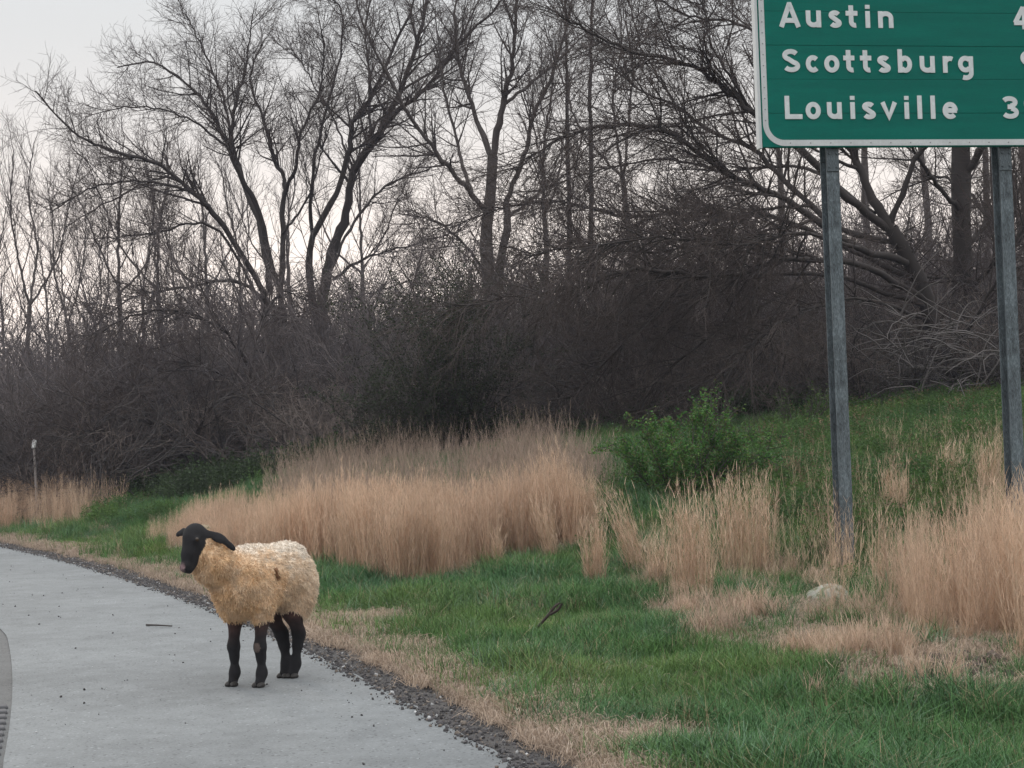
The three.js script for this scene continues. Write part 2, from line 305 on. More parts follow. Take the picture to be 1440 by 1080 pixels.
// a tree whose limbs are given: [[points as [u, v, nearer by]], radius at the foot, radius at the tip, twiggy from]
function limbTree({ name = 'bare_tree', label, d, limbs, trunks, levels, kr = 1, thorny = 0, mat = M.barkDark, twigMat = M.twig, sd }) {
  seed(sd);
  const base = at(trunks[0][0][0][0], trunks[0][0][0][1], d); base.y = groundAt(base.x, base.z) - 0.1;
  const t = thing(name, label, 'tree', [base.x, base.y, base.z]);
  const line = (P, n, wob) => { const raw = P.map(([u, v, nz = 0]) => at(u, v, d - nz).sub(base)); const s = raw.length > 2 ? smoothLine(raw, n) : smoothLine([raw[0], raw[0].clone().lerp(raw[1], 0.5), raw[1]], n); for (let k = 1; k < s.length - 1; k++) s[k].add(V(rr(-1, 1), rr(-1, 1), rr(-1, 1)).multiplyScalar(wob)); return s; };
  const br = new Mesher(), tw = new Mesher(), o = { levels };
  const tm = new Mesher();
  for (const [P, r0, r1] of trunks) {
    const pts = line(P, 10, 0.02);
    const foot = pts[0].clone(); foot.y = groundAt(base.x + foot.x, base.z + foot.z) - base.y - 0.15;
    if (foot.y < pts[0].y) pts.unshift(foot);
    tm.tube(pts, r0 * kr, r1 * kr, 9, 0.10);
  }
  part('trunk', tm.geo(), mat, t);
  for (const [P, r0, r1, from] of limbs) {
    const n = 10 + P.length * 3, pts = line(P, n, 0.03), lm = new Mesher(); lm.tube(pts, r0 * kr, r1, 6, 0.12); part('limb', lm.geo(), mat, t);
    const oo = { levels: levels.map((l, i) => (i ? l : { ...l, from: from ?? l.from })) };
    sprout(pts, r0 * kr, r1, oo, 0, [br, tw]);
  }
  if (thorny) for (const [P, r0] of trunks) {        // water shoots and creeper on the trunk
    const pts = line(P, 10, 0.02), lv = [{ per: thorny, from: 0.0, a0: 0.5, a1: 1.4, up: -0.1, len: 1.1, seg: 6, rk: 0.1, rmin: 0.008, rmax: 0.014, lift: -0.06, wob: 0.28, sides: 3, taper: 0.8 }, { per: 5, from: 0.1, a0: 0.4, a1: 1.2, len: 0.55, seg: 4, rk: 0.6, rmin: 0.005, rmax: 0.008, lift: -0.04, wob: 0.25 }, { per: 5, from: 0.1, a0: 0.4, a1: 1.2, len: 0.3, seg: 3, rk: 0.6, rmin: 0.0035, rmax: 0.006, wob: 0.25 }];
    sprout(pts, r0, r0 * 0.7, { levels: lv }, 0, [br, tw]);
  }
  tag(part('branches', br.geo(), mat, t), null, null, null, 'stuff');
  tag(part('twigs', tw.geo(), twigMat, t), null, null, null, 'stuff');
  globalThis.__tris = (globalThis.__tris ?? 0) + br.tris + tw.tris;
  return t;
}
const rise = [
  { per: 5.2, from: 0.16, a0: 0.35, a1: 1.15, up: 0.06, len: 1.7, seg: 6, rk: 0.5, rmin: 0.010, rmax: 0.040, lift: 0.05, wob: 0.13, sides: 4, taper: 0.5 },
  { per: 6.8, from: 0.10, a0: 0.4, a1: 1.2, up: 0.03, len: 0.88, seg: 4, rk: 0.55, rmin: 0.0055, rmax: 0.014, lift: 0.06, wob: 0.18, taper: 0.6 },
  { per: 10.5, from: 0.06, a0: 0.4, a1: 1.2, up: 0.0, len: 0.45, seg: 3, rk: 0.6, rmin: 0.0034, rmax: 0.007, lift: 0.02, wob: 0.22 },
];
limbTree({
  label: 'many-stemmed bare tree whose long limb arches out to the far left', d: 44, sd: 11, levels: rise, kr: 0.8,
  trunks: [[[[398, 690], [396, 560], [394, 430]], 0.26, 0.20], [[[372, 690], [376, 560], [372, 415]], 0.16, 0.11]],
  limbs: [
    [[[372, 415], [345, 365, 0.5], [300, 300, 1], [270, 270, 1.4], [220, 230, 1.6], [150, 210, 2], [100, 182, 2.2], [50, 128, 2.4]], 0.10, 0.016, 0.3],
    [[[270, 268, 1.4], [195, 255, 1.8], [125, 266, 2.2], [70, 300, 2.4]], 0.045, 0.012, 0.15],
    [[[300, 300, 1], [240, 250, 0.2], [170, 275, -0.4], [90, 320, -0.8]], 0.045, 0.012, 0.2],
    [[[380, 410], [368, 330, -0.4], [340, 250, -0.9], [320, 205, -1.1], [295, 155, -1.2], [268, 122, -1.3], [215, 88, -1.5], [165, 95, -1.8]], 0.11, 0.015, 0.35],
    [[[320, 205, -1.1], [260, 165, -0.6], [190, 150, -0.2], [120, 165, 0]], 0.04, 0.011, 0.2],
    [[[342, 255, -0.9], [325, 190, -1.6], [310, 125, -2.0], [282, 62, -2.2], [262, 22, -2.4]], 0.065, 0.012, 0.3],
    [[[390, 400], [360, 290, 0.6], [327, 220, 1.1], [331, 150, 1.3], [346, 90, 1.2], [356, 18, 1.1]], 0.10, 0.013, 0.35],
    [[[395, 430], [398, 300, 0], [400, 258, 0], [381, 210, -0.2], [370, 165, -0.5], [352, 110, -0.8], [372, 55, -0.9]], 0.10, 0.013, 0.4],
    [[[399, 275, 0], [415, 235, 0.5], [425, 185, 0.7], [450, 125, 0.9], [456, 70, 1.0], [449, 28, 1.0]], 0.07, 0.012, 0.3],
    [[[396, 330], [430, 285, 0.8], [452, 215, 1.5], [470, 160, 2]], 0.04, 0.011, 0.3],
    [[[385, 430], [330, 395, 1.2], [255, 405, 2.2], [185, 420, 3], [120, 470, 3.4]], 0.06, 0.013, 0.3],
    [[[372, 430], [290, 315, 2.2], [210, 330, 2.6], [140, 335, 3]], 0.05, 0.011, 0.35],
  ],
});
limbTree({
  label: 'tall bare tree leaning right with steep parallel limbs, behind the sheep', d: 47, sd: 12, levels: rise, kr: 0.82, twigMat: M.twig,
  trunks: [[[[454, 680], [452, 560], [453, 425]], 0.27, 0.21]],
  limbs: [
    [[[440, 430], [438, 340, 0.4], [475, 268, 0.6], [492, 208, 0.7], [498, 170, 0.7], [521, 138, 0.8], [550, 75, 1], [578, 15, 1.2], [600, -60, 1.3]], 0.13, 0.02, 0.35],
    [[[453, 425], [465, 360, 0], [485, 310, 0], [498, 240, 0], [526, 200, -0.2], [565, 125, -0.5], [588, 55, -0.6], [605, -20, -0.8], [610, -90, -0.8]], 0.19, 0.02, 0.3],
    [[[497, 245], [550, 165, 0.8], [600, 122, 1.4], [650, 58, 1.8], [705, 0, 2.1], [730, -60, 2.4]], 0.09, 0.014, 0.25],
    [[[465, 380], [500, 310, -1.2], [545, 260, -1.9], [600, 238, -2.3], [650, 225, -2.6]], 0.06, 0.012, 0.25],
    [[[470, 392], [510, 365, 1.2], [575, 345, 2], [655, 322, 2.6]], 0.055, 0.011, 0.3],
    [[[438, 345], [440, 240, 1], [460, 150, 1.4], [480, 70, 1.5], [478, 10, 1.6], [450, -10, 1.8]], 0.07, 0.012, 0.3],
    [[[520, 205], [520, 110, -1.2], [515, 40, -1.6], [530, -40, -1.6]], 0.06, 0.012, 0.25],
    [[[560, 130, -0.5], [620, 90, -1.2], [660, 30, -1.6], [690, -40, -2]], 0.05, 0.012, 0.2],
    [[[497, 240], [470, 170, -1], [430, 100, -1.6], [405, 60, -1.8]], 0.045, 0.011, 0.3],
    [[[455, 430], [520, 412, 1.5], [590, 390, 2.2]], 0.04, 0.011, 0.3],
  ],
});
limbTree({
  label: 'bare tree with a straight grey trunk forking wide in the middle of the photo', d: 42, sd: 13, levels: rise, mat: M.barkMid,
  trunks: [[[[694, 640], [693, 500], [690, 413], [684, 347], [688, 289], [693, 220]], 0.20, 0.12], [[[704, 640], [702, 391], [714, 311], [712, 284]], 0.11, 0.075]],
  limbs: [
    [[[687, 302], [658, 267, 0.3], [627, 231, 0.6], [587, 178, 0.9], [547, 111, 1.2], [507, 22, 1.5], [490, -40, 1.6]], 0.075, 0.013, 0.3],
    [[[664, 274, 0.2], [645, 213, -0.4], [631, 155, -0.7], [618, 80, -1], [612, 10, -1.1]], 0.05, 0.011, 0.25],
    [[[693, 222], [707, 147, 0.2], [720, 89, 0.3], [727, 0, 0.4], [730, -80, 0.5]], 0.095, 0.016, 0.25],
    [[[693, 225], [667, 156, -0.6], [646, 89, -1], [640, 10, -1.2], [655, -60, -1.3]], 0.075, 0.014, 0.25],
    [[[711, 284], [738, 213, 0.5], [752, 160, 0.8], [782, 89, 1.2], [802, 15, 1.4], [815, -60, 1.6]], 0.07, 0.013, 0.25],
    [[[690, 400], [655, 345, 1.4], [610, 310, 2.2], [560, 300, 2.8]], 0.04, 0.011, 0.3],
    [[[714, 305], [760, 270, -1], [800, 240, -1.6], [835, 190, -2]], 0.045, 0.011, 0.25],
    [[[705, 150], [760, 105, -0.6], [800, 70, -1], [850, 20, -1.4]], 0.045, 0.011, 0.2],
  ],
});
const pole = [
  { per: 2.4, from: 0.25, a0: 0.5, a1: 1.1, up: 0.1, len: 1.3, seg: 5, rk: 0.4, rmin: 0.008, rmax: 0.022, lift: 0.05, wob: 0.13, sides: 3, taper: 0.5 },
  { per: 4.5, from: 0.12, a0: 0.4, a1: 1.0, up: 0.1, len: 0.65, seg: 4, rk: 0.55, rmin: 0.005, rmax: 0.010, lift: 0.05, wob: 0.18, taper: 0.6 },
  { per: 4.0, from: 0.1, a0: 0.4, a1: 1.0, len: 0.3, seg: 3, rk: 0.6, rmin: 0.003, rmax: 0.006, wob: 0.2 },
];
limbTree({ label: 'slender straight bare tree standing up beside the wide forked one', d: 45, sd: 14, levels: pole, trunks: [[[[803, 640], [801, 400], [800, 289]], 0.085, 0.06]], limbs: [[[[800, 289], [797, 133, 0.1], [796, 0, 0.2], [796, -90, 0.2]], 0.06, 0.02, 0.1]] });
limbTree({ label: 'slender bare tree, the right one of the two straight thin ones', d: 43, sd: 15, levels: pole, trunks: [[[[834, 640], [832, 400], [831, 300]], 0.095, 0.065]], limbs: [[[[831, 300], [830, 120, -0.1], [832, 0, -0.2], [831, -90, -0.2]], 0.065, 0.02, 0.1]] });

// the big spreading tree on the bank: limbs sweep left and droop, dense with long whippy shoots
const sweep = [
  { per: 8.6, from: 0.10, a0: 0.25, a1: 1.15, up: 0.0, len: 1.6, seg: 6, rk: 0.5, rmin: 0.010, rmax: 0.034, lift: -0.02, wob: 0.12, sides: 4, taper: 0.6 },
  { per: 7.0, from: 0.08, a0: 0.3, a1: 1.1, up: 0.03, len: 0.85, seg: 4, rk: 0.55, rmin: 0.0055, rmax: 0.013, lift: 0.0, wob: 0.15, taper: 0.7 },
  { per: 8.5, from: 0.08, a0: 0.35, a1: 1.2, len: 0.44, seg: 3, rk: 0.6, rmin: 0.0032, rmax: 0.007, lift: 0.0, wob: 0.18 },
];
limbTree({
  label: 'big spreading bare tree behind the sign, limbs sweeping low to the left', d: 30, sd: 16, levels: sweep, kr: 0.54, thorny: 30,
  trunks: [[[[1322, 575], [1318, 500], [1295, 400, 0.2], [1253, 321, 0.4]], 0.30, 0.20]],
  limbs: [
    [[[1253, 325, 0.4], [1220, 262, 0.4], [1198, 210, 0.3], [1180, 140, 0.2], [1190, 60, 0], [1180, -40, 0]], 0.16, 0.03, 0.3],
    [[[1253, 325, 0.4], [1180, 268, 0.9], [1110, 195, 1.4], [1058, 158, 1.7], [1013, 120, 1.9], [964, 89, 2.1], [907, 76, 2.3], [835, 49, 2.6], [780, 14, 2.8]], 0.12, 0.014, 0.25],
    [[[1262, 340, 0.4], [1190, 325, -0.3], [1120, 270, -0.9], [1062, 212, -1.4], [990, 180, -1.7], [951, 150, -1.9], [902, 128, -2.1], [850, 84, -2.3]], 0.11, 0.013, 0.25],
    [[[1275, 370, 0.4], [1200, 345, 1.2], [1100, 278, 2], [1035, 249, 2.4], [982, 213, 2.7], [924, 178, 3], [849, 178, 3.2], [782, 197, 3.4], [725, 240, 3.6]], 0.11, 0.012, 0.25],
    [[[1285, 390, 0.3], [1190, 350, -0.8], [1085, 303, -1.6], [1013, 306, -2], [947, 298, -2.3], [880, 305, -2.6], [791, 284, -3], [711, 293, -3.2], [625, 322, -3.5]], 0.10, 0.011, 0.22],
    [[[1300, 420, 0.2], [1200, 372, 1.4], [1100, 365, 2.4], [1013, 390, 3.1], [902, 378, 3.7], [835, 395, 4], [747, 413, 4.2], [640, 430, 4.4]], 0.10, 0.010, 0.2],
    [[[1300, 430, 0.2], [1150, 385, 0.8], [1013, 400, 1.4], [924, 444, 1.8], [860, 500, 2.1], [800, 570, 2.3]], 0.08, 0.010, 0.25],
    [[[1150, 388, 0.8], [1070, 430, 1.4], [990, 480, 1.8], [930, 530, 2], [890, 600, 2.2]], 0.05, 0.010, 0.15],
    [[[1305, 450, 0.2], [1210, 420, 1.8], [1120, 440, 2.8], [1050, 490, 3.4], [1000, 550, 3.8]], 0.06, 0.010, 0.2],
    [[[1240, 360, 0.4], [1130, 330, 2.8], [1030, 345, 3.8], [930, 335, 4.6], [820, 350, 5.4]], 0.07, 0.010, 0.22],
    [[[1230, 300, 0.4], [1120, 235, -2.4], [1020, 240, -3.2], [930, 225, -3.8], [840, 240, -4.4], [760, 270, -5]], 0.07, 0.010, 0.22],
    [[[1180, 300, 0.6], [1100, 320, 1.2], [1000, 345, 1.7], [905, 355, 2.1], [830, 345, 2.4], [740, 360, 2.8]], 0.06, 0.010, 0.15],
    [[[1140, 290, -0.6], [1060, 300, -1], [960, 400, -1.5], [900, 440, -1.8], [820, 470, -2.2]], 0.055, 0.010, 0.15],
    [[[1251, 320, 0.4], [1286, 228, 0.7], [1310, 190, 0.8], [1340, 110, 1], [1380, 30, 1.2]], 0.10, 0.02, 0.3],
    [[[1170, 130, 0.2], [1100, 70, 0.6], [1030, 30, 0.9], [960, 20, 1.2], [880, -30, 1.4]], 0.06, 0.012, 0.15],
    [[[1190, 80], [1130, 10, -0.8], [1060, -40, -1.4]], 0.06, 0.015, 0.15],
    [[[1058, 158, 1.7], [1000, 60, 2.2], [985, -20, 2.4]], 0.04, 0.012, 0.15],
    [[[951, 150, -1.9], [900, 60, -2.2], [880, -20, -2.4]], 0.035, 0.010, 0.15],
    [[[1340, 500], [1400, 400, 1], [1440, 320, 1.6], [1500, 250, 2]], 0.07, 0.013, 0.2],
  ],
});
limbTree({
  label: 'thick upright bare tree trunk seen between the two sign posts', d: 33, sd: 17, levels: rise, kr: 0.9, thorny: 14,
  trunks: [[[[1352, 570], [1354, 405], [1350, 208], [1352, 60]], 0.24, 0.17]],
  limbs: [
    [[[1352, 60], [1340, -60, 0.3], [1330, -160, 0.5]], 0.16, 0.06, 0.1],
    [[[1353, 250], [1395, 180, 0.6], [1430, 90, 1], [1460, 0, 1.4]], 0.09, 0.02, 0.2],
    [[[1353, 300], [1310, 250, 0.9], [1275, 190, 1.6], [1240, 120, 2]], 0.06, 0.013, 0.2],
    [[[1354, 420], [1420, 350, 1.2], [1470, 310, 1.8]], 0.06, 0.014, 0.2],
    [[[1353, 350], [1400, 300, -0.8], [1440, 220, -1.4]], 0.06, 0.014, 0.2],
  ],
});
limbTree({
  label: 'bare tree at the right edge, half hidden by the right sign post', d: 34, sd: 18, levels: rise, thorny: 12,
  trunks: [[[[1418, 560], [1412, 400], [1400, 220]], 0.15, 0.11]],
  limbs: [[[[1400, 220], [1390, 120, 0.4], [1400, 0, 0.6]], 0.10, 0.03, 0.1], [[[1412, 380], [1450, 290, -0.6], [1480, 200, -1]], 0.07, 0.014, 0.15], [[[1408, 330], [1370, 280, -1.2], [1330, 250, -1.8], [1290, 255, -2.2]], 0.05, 0.012, 0.15], [[[1414, 440], [1360, 400, 1.3], [1300, 390, 2], [1240, 410, 2.6]], 0.05, 0.012, 0.15]],
});
// slimmer trees farther back on the left: one of each of three kinds, the others turned copies
const slim = (mul) => [
  { per: 2.6, from: 0.2, a0: 0.3, a1: 0.75, up: 0.2, len: 2.1 * mul, seg: 6, rk: 0.5, rmin: 0.012, rmax: 0.03, lift: 0.06, wob: 0.1, sides: 4, taper: 0.5 },
  { per: 3.6, from: 0.15, a0: 0.35, a1: 0.9, up: 0.12, len: 1.0 * mul, seg: 4, rk: 0.55, rmin: 0.006, rmax: 0.013, lift: 0.05, wob: 0.16, taper: 0.6 },
  { per: 4.0, from: 0.1, a0: 0.4, a1: 1.0, up: 0.05, len: 0.5 * mul, seg: 3, rk: 0.6, rmin: 0.0045, rmax: 0.008, wob: 0.2 },
];
const far = [];
{
  const kinds = [
    { trunks: [[[[40, 650], [38, 500], [42, 430]], 0.14, 0.11]], limbs: [[[[42, 430], [25, 360, 0.4], [15, 290, 0.6], [20, 215, 0.8]], 0.07, 0.014, 0.2], [[[42, 430], [52, 350, -0.4], [40, 270, -0.6], [48, 200, -0.7]], 0.075, 0.014, 0.2], [[[42, 430], [80, 365, 0.5], [95, 300, 0.8], [110, 235, 1]], 0.06, 0.013, 0.2]] },
    { trunks: [[[[172, 650], [170, 500], [168, 420]], 0.15, 0.11]], limbs: [[[[168, 420], [166, 340], [170, 260, 0.3], [175, 190, 0.4]], 0.10, 0.014, 0.15], [[[168, 410], [140, 350, 0.8], [120, 300, 1.1], [95, 250, 1.4]], 0.06, 0.013, 0.2], [[[168, 415], [205, 370, -0.7], [225, 300, -1], [240, 230, -1.2]], 0.065, 0.013, 0.2]] },
  ];
  const labels = ['slim hazy bare tree at the left edge of the photo', 'slim upright bare tree under the long arching limb'];
  kinds.forEach((k, i) => far.push(limbTree({ label: labels[i], d: 58, sd: 30 + i, levels: slim(1.15), kr: 0.62, mat: M.barkMid, ...k })));
  const copies = [[-30, 1, 1.6, 60, 1.0, 'thin bare tree just left of the slim hazy one'], [105, 0, 2.4, 63, 0.95, 'thin bare tree between the two slim ones on the left'], [235, 0, 4.0, 62, 1.05, 'thin bare tree in front of the pale sky right of the slim upright one'], [300, 1, 2.9, 66, 1.05, 'thin bare tree behind the forked stems on the left'],
    [775, 1, 0.4, 60, 1.15, 'thin far tree right of the grey forked trunk'], [900, 0, 3.1, 56, 1.2, 'far tree seen through the sweeping limbs, left of the sign'], [1230, 0, 0.9, 50, 1.25, 'far tree right of the left sign post'], [1460, 1, 3.6, 50, 1.3, 'far tree past the right sign post'],
    [8, 1, 5.2, 70, 0.9, 'small far tree behind the slim hazy one at the left edge'], [75, 1, 3.3, 72, 0.95, 'far tree behind the tip of the long arching limb'], [140, 0, 5.5, 74, 1.0, 'far tree just left of the slim upright one'], [205, 1, 0.7, 71, 0.95, 'far tree just right of the slim upright one'], [268, 0, 2.0, 75, 1.0, 'far tree low behind the long arching limb'], [345, 1, 4.4, 72, 1.1, 'far tree directly behind the forked stems'],
    [420, 0, 3.7, 70, 1.1, 'far tree in the gap between the many stems and the leaning tree'], [520, 1, 2.6, 72, 1.15, 'far tree under the right side of the leaning tree'], [1110, 1, 0.9, 58, 1.3, 'far tree behind the sign edge'], [1320, 0, 2.3, 56, 1.3, 'far tree left of the thick upright trunk'], [1400, 1, 5.4, 58, 1.3, 'far tree right of the thick upright trunk']];
  for (const [u, kind, turn, d, sc, label] of copies) {
    const c = far[kind].clone(); c.name = numbered('bare_tree'); const p = at(u, 640, d); c.position.set(p.x, groundAt(p.x, p.z) - 0.1, p.z); c.rotation.y = turn; c.scale.setScalar(sc); c.userData = { label, category: 'tree' }; scene.add(c);
  }
}

// ---------------------------------------------------------------- the thicket under them
function brush(sdd, H, stems, lean, twigs) {         // a leafless shrub of many stems
  seed(sdd); const m = new Mesher();
  const lv = [
    { per: 3.2, from: 0.15, a0: 0.4, a1: 1.1, up: 0.05, len: 0.95 * lean, seg: 4, rk: 0.5, rmin: 0.008, rmax: 0.014, lift: 0.0, wob: 0.2, sides: 3 },
    { per: 5.5 * twigs, from: 0.1, a0: 0.4, a1: 1.1, len: 0.5, seg: 3, rk: 0.6, rmin: 0.005, rmax: 0.008, wob: 0.25, lift: -0.01 },
    { per: 4.5 * twigs, from: 0.1, a0: 0.4, a1: 1.1, len: 0.26, seg: 2, rk: 0.6, rmin: 0.004, rmax: 0.006, wob: 0.25 },
  ];
  for (let s = 0; s < stems; s++) { const a = rr(0, 6.283), d = V(Math.cos(a) * rr(0.1, 0.95) * lean, 1, Math.sin(a) * rr(0.1, 0.95) * lean).normalize(), p = V(Math.cos(a) * rr(0, 0.35), -0.1, Math.sin(a) * rr(0, 0.35)); const r = rr(0.014, 0.028), line = shoot(p, d, H * rr(0.65, 1.1), 9, rr(-0.13, 0.02), 0.2); m.tube(line, r, 0.006, 4); sprout(line, r, 0.006, { levels: lv }, 0, [m]); }
  return m.geo();
}
const brushGeo = [brush(201, 3.4, 9, 1.0, 1), brush(202, 2.6, 11, 1.25, 1), brush(203, 4.3, 8, 0.8, 0.9), brush(204, 1.7, 12, 1.3, 1.0), brush(205, 7.5, 6, 0.42, 0.9)];
M.brush = [bark(0.110, 0.096, 0.098), bark(0.085, 0.075, 0.073), bark(0.140, 0.118, 0.115), bark(0.19, 0.155, 0.138), M.barkMid];
function thicket(name, label, sdd, spots) {          // spots: [u range, depth range, count, size range, kinds]
  seed(sdd); const g = tag(new THREE.Group(), label, 'thicket', null, 'stuff'); g.name = numbered(name); scene.add(g);
  const lists = brushGeo.map(() => []), q = new THREE.Quaternion(), up = V(0, 1, 0);
  for (const [u0, u1, d0, d1, n, s0, s1, kinds] of spots) for (let i = 0; i < n; i++) {
    const d = rr(d0, d1), u = rr(u0, u1), p = at(u, 620, d); p.y = groundAt(p.x, p.z); if (fromEdge(p.x, p.z) < 2.0) continue;
    const sc = rr(s0, s1); q.setFromAxisAngle(up, rr(0, 6.283)); lists[kinds[Math.floor(rnd() * kinds.length)]].push(new THREE.Matrix4().compose(p, q.clone(), V(sc * rr(0.9, 1.15), sc, sc * rr(0.9, 1.15))));
  }
  lists.forEach((l, k) => { if (!l.length) return; const m = new THREE.InstancedMesh(brushGeo[k], M.brush[k], l.length); l.forEach((x, i) => m.setMatrixAt(i, x)); m.name = 'brush'; m.userData.kind = 'stuff'; g.add(m); });
  return g;
}
thicket('thicket', 'dark leafless thicket on the left behind the dry grass', 301, [[-60, 480, 34, 44, 75, 0.8, 1.25, [0, 1, 2]], [-60, 480, 40, 56, 80, 1.0, 1.5, [0, 2]], [-60, 480, 33, 40, 45, 0.8, 1.2, [3, 1]]]);
thicket('thicket', 'leafless thicket in the middle under the forked grey tree', 302, [[440, 900, 31, 42, 75, 0.8, 1.2, [0, 1, 2]], [440, 900, 40, 54, 62, 0.8, 1.3, [0, 2]], [440, 900, 30, 36, 25, 0.7, 1.1, [3, 1]]]);
thicket('thicket', 'tangled leafless thicket on the bank behind the sign posts', 303, [[860, 1500, 31, 40, 80, 0.7, 1.1, [0, 1, 2, 3]], [1150, 1500, 28.5, 30.5, 16, 0.5, 0.8, [3, 1]], [860, 1500, 38, 50, 70, 0.9, 1.4, [0, 2]], [900, 1500, 30, 34, 35, 0.7, 1.0, [3, 1]]]);
thicket('distant_wood', 'hazy band of far leafless woodland closing the view', 304, [[-200, 1640, 62, 95, 230, 1.2, 1.9, [0, 2, 2]], [-150, 430, 66, 92, 60, 1.0, 1.55, [4]], [430, 700, 70, 95, 16, 0.7, 1.0, [4]], [700, 1600, 62, 92, 60, 1.0, 1.6, [4]]]);
// pale dead creeper tangled round the foot of the big tree, and dark limbs arching out of the thicket
{
  seed(320); const b = at(1325, 520, 28.6), t = thing('vine_tangle', 'pale tangle of dead vines round the foot of the big spreading tree', 'vines', [b.x, b.y, b.z]), m = new Mesher();
  for (let k = 0; k < 110; k++) { const p = V(rr(-1.0, 0.9), rr(-0.55, 0.9), rr(-0.5, 0.5)), a = rr(-0.5, 3.6), L = shoot(p, V(Math.cos(a), Math.sin(a) * 0.5, rr(-0.4, 0.4)).normalize(), rr(0.6, 1.7), 9, -0.07, 0.28); m.tube(L, rr(0.008, 0.016), 0.005, 4); if (rnd() < 0.7) { const s2 = shoot(L[4], V(rr(-1, 1), rr(-1, 0.4), rr(-1, 1)).normalize(), rr(0.3, 0.8), 6, -0.05, 0.3); m.tube(s2, 0.007, 0.003, 3); } }
  tag(part('stems', m.geo(), bark(0.15, 0.135, 0.13), t), null, null, null, 'stuff');
}
limbTree({ name: 'sapling', label: 'dark bowed sapling arching left out of the left thicket above the marker post', d: 33.5, sd: 41, levels: sweep, kr: 0.9, trunks: [[[[292, 690], [262, 640], [236, 600]], 0.06, 0.045]], limbs: [[[[236, 600], [196, 590, 0.2], [160, 600, 0.4], [115, 612, 0.6], [74, 618, 0.8]], 0.045, 0.012, 0.1], [[[236, 600], [210, 560, -0.2], [170, 545, -0.4], [110, 565, -0.5], [60, 570, -0.6]], 0.035, 0.010, 0.1], [[[262, 640], [300, 570, 0.5], [350, 555, 0.8], [410, 560, 1.0]], 0.035, 0.010, 0.1]] });
limbTree({ name: 'sapling', label: 'dark bowed sapling in the left thicket below the many-stemmed tree', d: 35, sd: 42, levels: sweep, kr: 0.9, trunks: [[[[352, 680], [350, 600], [352, 520]], 0.07, 0.05]], limbs: [[[[352, 520], [320, 470, 0.3], [265, 440, 0.5], [200, 440, 0.8], [120, 480, 1]], 0.045, 0.011, 0.1], [[[352, 520], [370, 450, -0.3], [400, 410, -0.5], [430, 420, -0.6]], 0.04, 0.011, 0.1], [[[351, 560], [300, 520, 0.8], [240, 520, 1.2], [170, 560, 1.6]], 0.035, 0.010, 0.1]] });
limbTree({ name: 'sapling', label: 'thin leaning sapling in the middle thicket right of the tall dark shrub', d: 31, sd: 43, levels: sweep, kr: 0.9, trunks: [[[[842, 690], [850, 640], [880, 590]], 0.035, 0.025]], limbs: [[[[880, 590], [910, 540, 0.2], [920, 480, 0.3]], 0.026, 0.008, 0.1], [[[862, 620], [800, 600, 0.3], [745, 595, 0.5]], 0.02, 0.007, 0.1]] });
console.log('tree tris', globalThis.__tris, 'brush', brushGeo.map((g) => g.index.count / 3));

// ---------------------------------------------------------------- the sheep
// a smooth field of tapered limbs, meshed by surface nets
function surfaceNets(field, lo, hi, h) {
  const n = [0, 1, 2].map((k) => Math.ceil((hi[k] - lo[k]) / h) + 1), [nx, ny, nz] = n, f = new Float32Array(nx * ny * nz);
  const id = (i, j, k) => (k * ny + j) * nx + i;
  for (let k = 0; k < nz; k++) for (let j = 0; j < ny; j++) for (let i = 0; i < nx; i++) f[id(i, j, k)] = field(lo[0] + i * h, lo[1] + j * h, lo[2] + k * h);
  const vid = new Int32Array(nx * ny * nz).fill(-1), P = [], idx = [];
  for (let k = 0; k < nz - 1; k++) for (let j = 0; j < ny - 1; j++) for (let i = 0; i < nx - 1; i++) {
    let m = 0, cx = 0, cy = 0, cz = 0, c = 0; const v = [];
    for (let q = 0; q < 8; q++) { const val = f[id(i + (q & 1), j + ((q >> 1) & 1), k + (q >> 2))]; v.push(val); if (val < 0) m |= 1 << q; }
    if (m === 0 || m === 255) continue;
    for (let a = 0; a < 8; a++) for (const bit of [1, 2, 4]) { const b = a | bit; if (b === a || (v[a] < 0) === (v[b] < 0)) continue; const t = v[a] / (v[a] - v[b]); const A = [a & 1, (a >> 1) & 1, a >> 2], B = [b & 1, (b >> 1) & 1, b >> 2]; cx += lerp(A[0], B[0], t); cy += lerp(A[1], B[1], t); cz += lerp(A[2], B[2], t); c++; }
    vid[id(i, j, k)] = P.length / 3; P.push(lo[0] + (i + cx / c) * h, lo[1] + (j + cy / c) * h, lo[2] + (k + cz / c) * h);
  }
  const quad = (a, b, c, d, flip) => { if (a < 0 || b < 0 || c < 0 || d < 0) return; flip ? idx.push(a, c, b, a, d, c) : idx.push(a, b, c, a, c, d); };
  for (let k = 1; k < nz - 1; k++) for (let j = 1; j < ny - 1; j++) for (let i = 1; i < nx - 1; i++) {
    const s = f[id(i, j, k)] < 0;
    if (s !== f[id(i + 1, j, k)] < 0) quad(vid[id(i, j - 1, k - 1)], vid[id(i, j, k - 1)], vid[id(i, j, k)], vid[id(i, j - 1, k)], !s);
    if (s !== f[id(i, j + 1, k)] < 0) quad(vid[id(i - 1, j, k - 1)], vid[id(i - 1, j, k)], vid[id(i, j, k)], vid[id(i, j, k - 1)], !s);
    if (s !== f[id(i, j, k + 1)] < 0) quad(vid[id(i - 1, j - 1, k)], vid[id(i, j - 1, k)], vid[id(i, j, k)], vid[id(i - 1, j, k)], !s);
  }
  const g = new THREE.BufferGeometry(); g.setAttribute('position', new THREE.Float32BufferAttribute(P, 3)); g.setIndex(idx); g.computeVertexNormals(); return g;
}
const smin = (a, b, k) => { const h = Math.max(k - Math.abs(a - b), 0) / k; return Math.min(a, b) - h * h * k * 0.25; };
